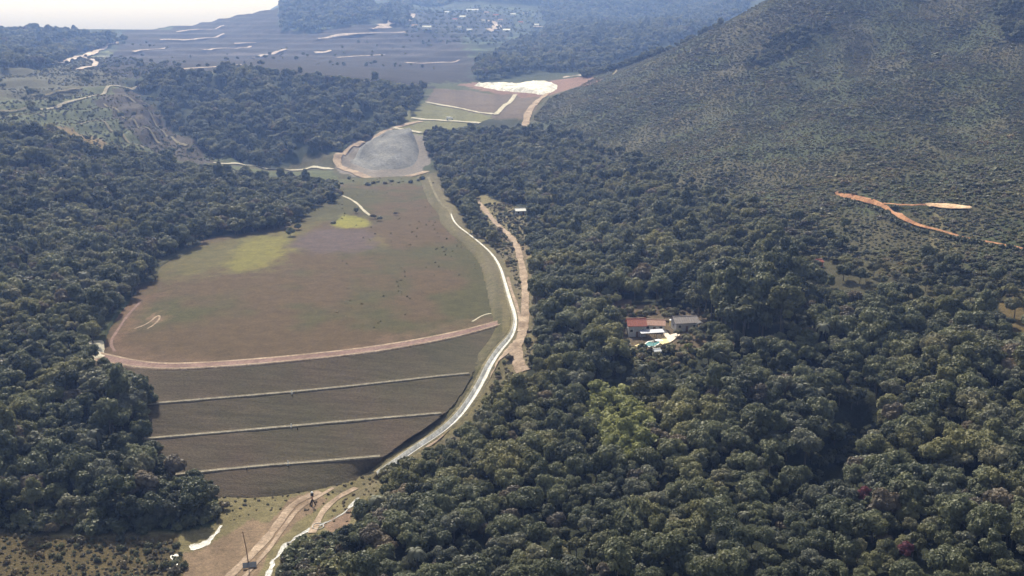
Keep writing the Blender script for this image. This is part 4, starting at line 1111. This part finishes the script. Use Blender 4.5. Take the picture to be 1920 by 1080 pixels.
for i in sorted(own):
    d = np.hypot(lm[:, 0] - tu[i], lm[:, 1] - tv[i]); key = KINDS[trees[i][5]].key
    if key in ('palm', 'pink'): d[lmn.index('the pink flowering tree')] = 1e9
    j = int(d.argmin()); dx, dy = tu[i] - lm[j, 0], tv[i] - lm[j, 1]
    side = ('right of' if dx > 0 else 'left of') if abs(dx) > abs(dy) else ('below' if dy > 0 else 'above')
    bins.setdefault((key, j, side), []).append((d[j], i))
LABEL = {}
for (key, j, side), lst in bins.items():
    for n_, (d, i) in enumerate(sorted(lst)):
        LABEL[i] = f"{WORDS[key]} {side} {lmn[j]}" if len(lst) == 1 else (f"{ORD[min(n_, 19)]}nearest {WORDS[key]} {side} {lmn[j]}")
GROUPN = {'palm': 'palm-like trees in the wood', 'pink': 'pink flowering trees', 'yellow': 'yellow-green bushy trees of the thicket'}
PFIRST = {}
for i in sorted(own):
    x, y, z, s_, ro, kd = trees[i]; k = KINDS[kd]
    root = empty('palm_tree' if k.key == 'palm' else 'tree', (x, y, z), ro)
    root.scale = (s_ * random.uniform(.9, 1.1), s_ * random.uniform(.9, 1.1), s_ * random.uniform(.9, 1.15))
    tag(root, LABEL[i], 'tree', GROUPN.get(k.key, 'trees of the left wood' if tu[i] < 560 else 'trees of the right wood'))
    if kd not in PFIRST:
        PFIRST[kd] = (link('crown', k.crown, root), link('trunk', k.trunk_me, root))
    else:
        for src in PFIRST[kd]:
            c_ = src.copy(); COL.objects.link(c_); c_.parent = root

# ------------------------------------------------------------------ buildings
def gz(x, y): return float(height(x, y))
def house(name, label, u, v, w, d, h, rh, rz=0.0, wall='white_wall', roof='terracotta', z=None, windows=2, door=True, over=.5, hip=False, group=None, cat='house', cast_it=True):
    if cast_it: x, y = cast([(u, v)])[0]
    else: x, y = u, v
    z = gz(x, y) if z is None else z
    root = empty(name, (x, y, z - .15), rz); tag(root, label, cat, group)
    mb = MB().box(0, 0, -.6, w, d, h + .6)
    if not hip:                             # gable ends
        k = [(-w / 2, -d / 2, h), (-w / 2, d / 2, h), (-w / 2, 0, h + rh - .06), (w / 2, -d / 2, h), (w / 2, d / 2, h), (w / 2, 0, h + rh - .06)]
        mb.add(k, [(0, 2, 1), (3, 4, 5)])
    mb.build('wall', M[wall], root)
    o = over; t = .16; W2, D2 = w / 2 + o, d / 2 + o; e = h - rh * o / (d / 2) + .06; rm = MB()
    hx = W2 - (D2 if hip else 0); T_ = h + rh + .06
    V = [(-W2, -D2, e), (W2, -D2, e), (W2, D2, e), (-W2, D2, e), (-hx, 0, T_), (hx, 0, T_)]
    V += [(a, b, c + t) for a, b, c in V]
    rm.add(V, [(6, 7, 11, 10), (8, 9, 10, 11), (0, 4, 5, 1), (2, 5, 4, 3), (0, 1, 7, 6), (2, 3, 9, 8), (1, 5, 11, 7), (5, 2, 8, 11), (3, 4, 10, 9), (4, 0, 6, 10)])
    for i in range(int(w / .9)):            # tile ribs
        xx = -W2 + .45 + i * .9
        if abs(xx) < hx: rm.add([(xx - .08, -D2, e + t), (xx + .08, -D2, e + t), (xx + .08, 0, T_ + t), (xx - .08, 0, T_ + t), (xx, -D2, e + t + .1), (xx, 0, T_ + t + .1)], [(0, 4, 5, 3), (4, 1, 2, 5)])
    ro = rm.build('roof', M[roof], root)
    rm2 = MB().box(0, 0, T_ + t - .05, 2 * hx, .3, .16); rm2.build('ridge_cap', M[roof], ro)
    for i in range(windows):
        xx = (i + .5) / windows * w - w / 2
        if door and i == windows // 2:
            MB().box(xx, -d / 2 - .03, 0, 1.0, .06, 2.1).build('door', M['wood'], root); continue
        f = MB().box(xx, -d / 2 - .04, h * .42, 1.3, .08, 1.25).build('window', M['white_plastic'], root)
        MB().box(xx, -d / 2 - .095, h * .42 + .1, 1.1, .03, 1.05).build('pane', M['dark_glass'], f)
    for sgn in (-1, 1):
        f = MB().box(sgn * (w / 2 + .04), 0, h * .42, .08, 1.2, 1.2).build('window', M['white_plastic'], root)
        MB().box(sgn * (w / 2 + .095), 0, h * .42 + .1, .03, 1.0, 1.0).build('pane', M['dark_glass'], f)
    return root
Z0 = 20.05
def pz(u, v, z=Z0): return at_z(u, v, z)
x, y, _ = pz(1193, 630); house('house', 'two-storey house with terracotta roof, its front in shade, beside the pool terrace', x, y + 2, 6.4, 6.0, 4.4, 1.8, .06, 'grey_wall', 'terracotta', Z0, 3, cast_it=False)
x, y, _ = pz(1228, 622); house('house', 'low house with pale pink tiled roof right of the terracotta roofed house', x, y + 2.4, 7.4, 5.2, 2.8, 1.3, -.12, 'white_wall', 'pink_tile', Z0, 3, cast_it=False)
x, y, _ = pz(1286, 622); house('barn', 'long barn with dull brown-grey roof at the right of the farm yard', x, y + 4, 8.6, 6.4, 3.4, 1.6, .16, 'grey_wall', 'grey_roof', Z0, 3, cat='barn', cast_it=False)
# open white framed greenhouse at the end of the barn
x, y, _ = pz(1310, 620); g = empty('greenhouse', (x, y + 2, Z0), .16); tag(g, 'small white framed greenhouse at the right end of the barn', 'greenhouse')
fr = MB()
for i in range(6):
    yy = -2.6 + i * 1.04
    fr.tube([(-1.7, yy, 0), (-1.7, yy, 2.4), (-1.1, yy, 3.1), (0, yy, 3.4), (1.1, yy, 3.1), (1.7, yy, 2.4), (1.7, yy, 0)], .09, 6)
fr.build('frame', M['white_plastic'], g)
V = []; 
for i in range(7):
    for a_, b_ in ((-1.62, .2), (-1.62, 2.38), (-1.05, 3.0), (0, 3.3), (1.05, 3.0), (1.62, 2.38), (1.62, .2)): V.append((a_, -2.7 + i * .9, b_))
link('cover', mesh_np('cover', V, grid_faces(7, 7), M['grey_wall']), g)
# water tank
x, y, _ = pz(1261, 611); tk = empty('water_tank', (x, y, Z0)); tag(tk, 'round pale water tank between the barn and the pink roofed house', 'tank')
MB().tube([(0, 0, 0), (0, 0, 2.3)], 1.25, 20).build('body', M['sand_paving'], tk)
MB().tube([(0, 0, 2.302), (0, 0, 2.5), (0, 0, 2.75)], [1.32, 1.25, .35], 20).build('lid', M['white_plastic'], tk)
# lean-to with long bluish roof in front
x, y, _ = pz(1222, 633); lt = empty('shed', (x, y, Z0), .20); tag(lt, 'long open shed with bluish sheet roof in front of the pink roofed house', 'shed')
sh = MB(); n_ = 22
for i in range(n_):
    x0_, x1_ = -4.6 + i * 9.2 / n_, -4.6 + (i + .5) * 9.2 / n_
    sh.add([(x0_, -1.5, 2.2), (x1_, -1.5, 2.28), (x1_, 1.5, 2.78), (x0_, 1.5, 2.7), (x0_ + 9.2 / n_, -1.5, 2.2), (x0_ + 9.2 / n_, 1.5, 2.7)], [(0, 1, 2, 3), (1, 4, 5, 2)])
sh.build('roof', M['blue_roof'], lt)
for i in range(4):
    for q in (-1.3, 1.3): MB().box(-4.3 + i * 2.87, q, 0, .14, .14, 2.2 if q < 0 else 2.6).build('post', M['wood'], lt)
# terraces, pool
def slab(name, px, mat, z, th=.35):
    P = [at_z(u, v, z + th) for u, v in px]; n = len(P)
    V = [(a, b, z - .6) for a, b, _ in P] + [(a, b, z + th) for a, b, _ in P]
    mb = MB().add(V, [tuple(range(n - 1, -1, -1)), tuple(range(n, 2 * n))] + [(i, (i + 1) % n, n + (i + 1) % n, n + i) for i in range(n)])
    me = mb.mesh(name, M[mat]); bm = bmesh.new(); bm.from_mesh(me); bmesh.ops.recalc_face_normals(bm, faces=bm.faces); bm.to_mesh(me); bm.free()
    return link(name, me)
struct(slab('terrace', [(1246,616),(1256,628),(1272,622),(1275,628),(1262,638),(1255,642),(1244,626)], 'paving', Z0))
struct(slab('terrace', [(1232,638),(1252,630),(1260,640),(1242,646)], 'sand_paving', Z0, .3))
struct(slab('terrace', [(1190,648),(1202,643),(1211,648),(1208,655)], 'sand_paving', Z0, .3))
pool = slab('swimming_pool', [(1204,648),(1214,640),(1236,635),(1240,642),(1226,652)], 'white_wall', Z0, .28)
tag(pool, 'teal swimming pool with white rim in front of the long blue roofed shed', 'pool')
P = [at_z(u, v, Z0 + .33) for u, v in [(1207,647),(1215,641.5),(1234.5,637),(1237,642),(1225,650)]]
o = MB().add(P, [tuple(range(len(P)))]).build('pool_water', M['pool_water'], pool)
def parasol(u, v, mat, label):
    x, y, _ = pz(u, v, Z0 + .3); r_ = empty('parasol', (x, y, Z0 + .25)); tag(r_, label, 'parasol')
    MB().tube([(0, 0, 0), (0, 0, 2.4)], .05, 6).build('pole', M['steel'], r_)
    V = [(0, 0, 2.55)] + [(1.5 * math.cos(k * math.pi / 4), 1.5 * math.sin(k * math.pi / 4), 2.05) for k in range(8)] + [(0, 0, 2.5)] + [(1.46 * math.cos(k * math.pi / 4), 1.46 * math.sin(k * math.pi / 4), 2.0) for k in range(8)]
    MB().add(V, [(0, 1 + k, 1 + (k + 1) % 8) for k in range(8)] + [(9, 10 + (k + 1) % 8, 10 + k) for k in range(8)] + [(1 + k, 10 + k, 10 + (k + 1) % 8, 1 + (k + 1) % 8) for k in range(8)]).build('canopy', M[mat], r_)
parasol(1225, 650, 'black_metal', 'dark parasol at the near edge of the teal pool')
parasol(1236, 648, 'white_plastic', 'white parasol at the right end of the teal pool')
x, y = cast([(1231, 667)])[0]; house('hut', 'tiny white hut among the trees below the pool', x, y, 2.4, 2.2, 2.0, .6, .3, 'white_wall', 'white_plastic', None, 1, False, .2, cat='hut', cast_it=False)
wl = MB(); A_, B_ = pz(1162, 640), pz(1182, 648)
for i in range(9):
    wl.box(A_[0] + (B_[0] - A_[0]) * (i + .5) / 9, A_[1] + (B_[1] - A_[1]) * (i + .5) / 9, Z0 - 1.2, .52 + .02 * (i % 2), .3 + .01 * (i % 3), 2.0 + .04 * (i % 2), math.atan2(B_[1] - A_[1], B_[0] - A_[0]))
tag(wl.build('garden_wall', M['white_wall']), 'short white garden wall left of the shaded house front', 'wall')
house('shed', 'small lone shed with white roof beside the upper red dirt road', 975, 402, 6.0, 5.0, 2.7, 1.0, .2, 'grey_wall', 'white_wall', None, 2, True, .4, cat='shed')
house('hut', 'tiny pale hut in the trees right of the tall dark grove', 1534, 500, 3, 3, 2.4, .8, .4, 'pink_tile', 'terracotta', None, 1, False, .3, cat='hut')
house('warehouse', 'long white warehouse far off on the wooded ridge at upper right', 1268, 50, 34, 12, 5.0, 2.5, .02, 'white_wall', 'white_wall', None, 6, True, .6, cat='warehouse')
VILL = [(886,22,34,9,'white_wall','long white roofed hall at the top of the far village'),(868,35,14,9,'white_wall','white house left of the winding pale road in the far village'),(852,40,12,8,'terracotta','red roofed house at the left edge of the far village'),(905,42,12,9,'grey_roof','grey roofed house above the bend of the winding pale road'),
        (950,60,16,10,'white_wall','bright white house at the lower right of the far village'),(938,41,11,8,'pink_tile','pink roofed house in the middle of the far village'),(962,30,12,8,'white_wall','white house on the upper right side of the far village'),(976,45,11,8,'terracotta','red roofed house at the right edge of the far village'),
        (930,32,12,8,'terracotta','red roofed house below the long white hall in the far village'),(912,27,11,8,'pink_tile','pink roofed house just right of the long white hall'),(985,28,12,8,'grey_roof','grey roofed house at the far right end of the far village'),(860,55,12,8,'grey_roof','grey roofed house at the lower left of the far village'),
        (880,60,11,8,'white_wall','white house below the far village beside the mine slope'),(800,55,18,9,'white_wall','white roofed shed on the mine slope left of the far village'),(778,52,12,8,'pink_tile','pale pink shed at the end of the bright mine road'),(1005,50,13,8,'white_wall','lone white house in the woods right of the far village'),(838,26,11,8,'white_wall','white house left of the long white hall')]
for u, v, w_, d_, rf, lab in VILL:
    house('house', lab, u, v, w_, d_, 4.5, 2.4, random.uniform(-.4, .4), 'white_wall', rf, None, 2, True, .6, group='houses of the far village')
for u, v, lab in [(97,70,'white house high on the far left hill under the skyline'),(112,66,'second white house on the far left hill, just right of the other'),(140,64,'low white house on the far left hill, rightmost under the skyline')]:
    house('house', lab, u, v, 16, 9, 4, 2, .1, 'white_wall', 'white_wall', None, 2, True, .6, group='houses on the far left hill')

# ------------------------------------------------------------------ heaps
def heap(name, px, z0f, prof, mat, label, cat, seed, bumps, apex=None):
    P = rounded(np.vstack([cast(px), cast(px[:1])]), 2)[:-1]; c_ = P.mean(0); V = []; nr = 18
    if apex is not None: AP = densify(cast(apex), 2)
    for i in range(nr):
        t = i / (nr - 1)
        for q in P:
            tg = c_ if apex is None else AP[np.argmin(np.hypot(*(AP - q).T))]
            xy = q + (tg - q) * t
            V.append((xy[0], xy[1], gz(*xy) - .8 + prof(t)))
    V = np.array(V); n = len(P)
    V[:, 2] += (fbm(V[:, 0] / bumps[0], V[:, 1] / bumps[0], seed) + .6) * bumps[1] * np.repeat(np.minimum(1, np.linspace(0, 1, nr) * 6), n)
    i = np.arange(nr - 1)[:, None] * n + np.arange(n)[None]; j = np.arange(nr - 1)[:, None] * n + (np.arange(n)[None] + 1) % n
    return tag(link(name, mesh_np(name, V, np.stack([i, j, j + n, i + n], -1).reshape(-1, 4), M[mat], smooth_=True)), label, cat)
heap('gravel_heap', [(654,308),(662,296),(690,276),(712,264),(770,262),(788,275),(785,305),(770,316),(735,320),(690,319)], 0, lambda t: 11.5 * min(1, t / .72) - .6 * max(0, t - .72), 'gravel', 'big flat-topped grey gravel heap ringed by a reddish dirt road', 'heap', 3, (11, 1.3), [(712,283),(735,272),(768,266)])
heap('rubble_heap', [(884,160),(915,166),(950,172),(1000,176),(1032,177),(1052,163),(1046,156),(1015,154),(960,156),(905,157)], 0, lambda t: 1.8 * smooth(0, .25, t), 'white_rubble', 'bright white rubble heap on the crest of the upper embankment', 'heap', 5, (8, 3.4))

# ------------------------------------------------------------------ small things of the toe field
x, y = cast([(586, 948)])[0]; z = gz(x, y); ms = empty('monitoring_mast', (x, y, z)); tag(ms, 'man-high instrument mast with white cap, black box and black splayed legs on the toe field', 'instrument')
for k in range(3):
    a_ = 2 * math.pi * k / 3 + .5
    MB().tube([(1.0 * math.cos(a_), 1.0 * math.sin(a_), -.1), (.12 * math.cos(a_), .12 * math.sin(a_), 1.9)], .17, 7).build('leg', M['black_metal'], ms)
MB().tube([(0, 0, 1.7), (0, 0, 3.0)], .20, 10).build('post', M['pink_tile'], ms)
MB().box(0, 0, 3.0, .8, .6, .85).build('box', M['black_metal'], ms)
MB().ball((0, 0, 4.05), .38, 12, 8, .7).build('cap', M['white_plastic'], ms)
x, y = cast([(467, 1062)])[0]; z = gz(x, y); po = empty('utility_pole', (x, y, z)); tag(po, 'thin leaning wooden pole without wires beside the dirt track, dark panel at its foot', 'pole')
MB().tube([(0, 0, -.5), (-.45, 0, 5), (-1.1, .1, 9.5)], [.15, .12, .09], 8).build('shaft', M['wood'], po)
MB().box(-1.08, .1, 9.1, .7, .12, .12).build('crossarm', M['wood'], po)
x2, y2 = x + .4, y - .9; so = empty('solar_panel', (x2, y2, gz(x2, y2)), .25); tag(so, 'dark solar panel on short legs at the foot of the thin pole', 'panel')
mb = MB(); 
mb.add([(-1.7, -.8, .5), (1.7, -.8, .5), (1.7, .8, 1.1), (-1.7, .8, 1.1), (-1.7, -.8, .58), (1.7, -.8, .58), (1.7, .8, 1.18), (-1.7, .8, 1.18)], [(3, 2, 1, 0), (4, 5, 6, 7), (0, 1, 5, 4), (1, 2, 6, 5), (2, 3, 7, 6), (3, 0, 4, 7)])
mb.build('panel', M['dark_glass'], so)
for a_, b_ in ((-1.4, -.6), (1.4, -.6), (-1.4, .6), (1.4, .6)): MB().box(a_, b_, -.1, .08, .08, .74 if b_ < 0 else 1.1).build('leg', M['steel'], so)
x, y = cast([(596, 990)])[0]; mb = MB(); ring = [(1.5 * math.cos(k * math.pi / 12), 1.5 * math.sin(k * math.pi / 12), .35 + .02 * (k % 2)) for k in range(25)]
mb.tube(ring, .14, 6); rg = mb.build('concrete_ring', M['concrete']); rg.location = (x, y + .4, gz(x, y)); rg.rotation_euler = (.12, 0, 0)
tag(rg, 'pale round concrete ring lying across the narrow white stream', 'ring')
# small markers on the berms
for u, v, z_, lab, mt in [(547, 736, 13.5, 'white survey marker on the upper berm ditch', 'white_plastic'), (546, 799, 8.4, 'white survey marker on the middle berm ditch', 'white_plastic'), (540, 869, 3.4, 'white survey marker on the lowest berm ditch', 'white_plastic'),
                          (558, 806, 7.4, 'dark squat marker just below the middle berm ditch', 'black_metal'), (463, 882, 2.6, 'dark squat marker just below the lowest berm ditch', 'black_metal')]:
    x, y, _ = at_z(u, v, z_); mk = empty('survey_marker', (x, y, z_ - .25)); tag(mk, lab, 'marker', 'survey markers on the dam berms')
    MB().box(0, 0, -.4, .5, .5, .55).build('base', M['concrete'] if mt[0] == 'w' else M[mt], mk)
    MB().tube([(0, 0, .15), (0, 0, 1.0), (0, 0, 1.15)], [.16, .16, .05], 8).build('post', M[mt], mk)
# white truck on the upper embankment
x, y = cast([(843, 226)])[0]; tr = empty('truck', (x, y, gz(x, y) + .5), .3); tag(tr, 'small white truck on the bench road of the upper embankment', 'truck')
MB().box(-1.0, 0, .9, 4.6, 2.3, 2.0).build('cargo_box', M['white_plastic'], tr)
c_ = MB().add([(1.5, -1.1, .6), (3.3, -1.1, .6), (3.3, 1.1, .6), (1.5, 1.1, .6), (1.5, -1.05, 2.6), (2.8, -1.05, 2.6), (2.8, 1.05, 2.6), (1.5, 1.05, 2.6)], [(3, 2, 1, 0), (4, 5, 6, 7), (0, 1, 5, 4), (1, 2, 6, 5), (2, 3, 7, 6), (3, 0, 4, 7)]).build('cab', M['white_plastic'], tr)
for a_ in (-2.3, 2.4):
    for b_ in (-1.0, 1.0): MB().tube([(a_, b_ - .15, .45), (a_, b_ + .15, .45)], .48, 12).build('wheel', M['tyre'], tr)

# ------------------------------------------------------------------ air: one closed box of even haze
mb = MB().box(0, 1750, -60, 6800, 4720, 720)
hz = mb.build('haze', bpy.data.materials.new('haze_air'))
m = hz.data.materials[0]; m.use_nodes = True; nt = m.node_tree
nt.nodes.remove(nt.nodes['Principled BSDF'])
pv = N(nt, 'ShaderNodeVolumePrincipled'); pv.inputs['Color'].default_value = (.25, .42, 1.0, 1)
pv.inputs['Density'].default_value = .00022; pv.inputs['Absorption Color'].default_value = (1, 1, 1, 1); pv.inputs['Anisotropy'].default_value = .45
nt.links.new(pv.outputs[0], nt.nodes['Material Output'].inputs['Volume'])
stuff(hz)
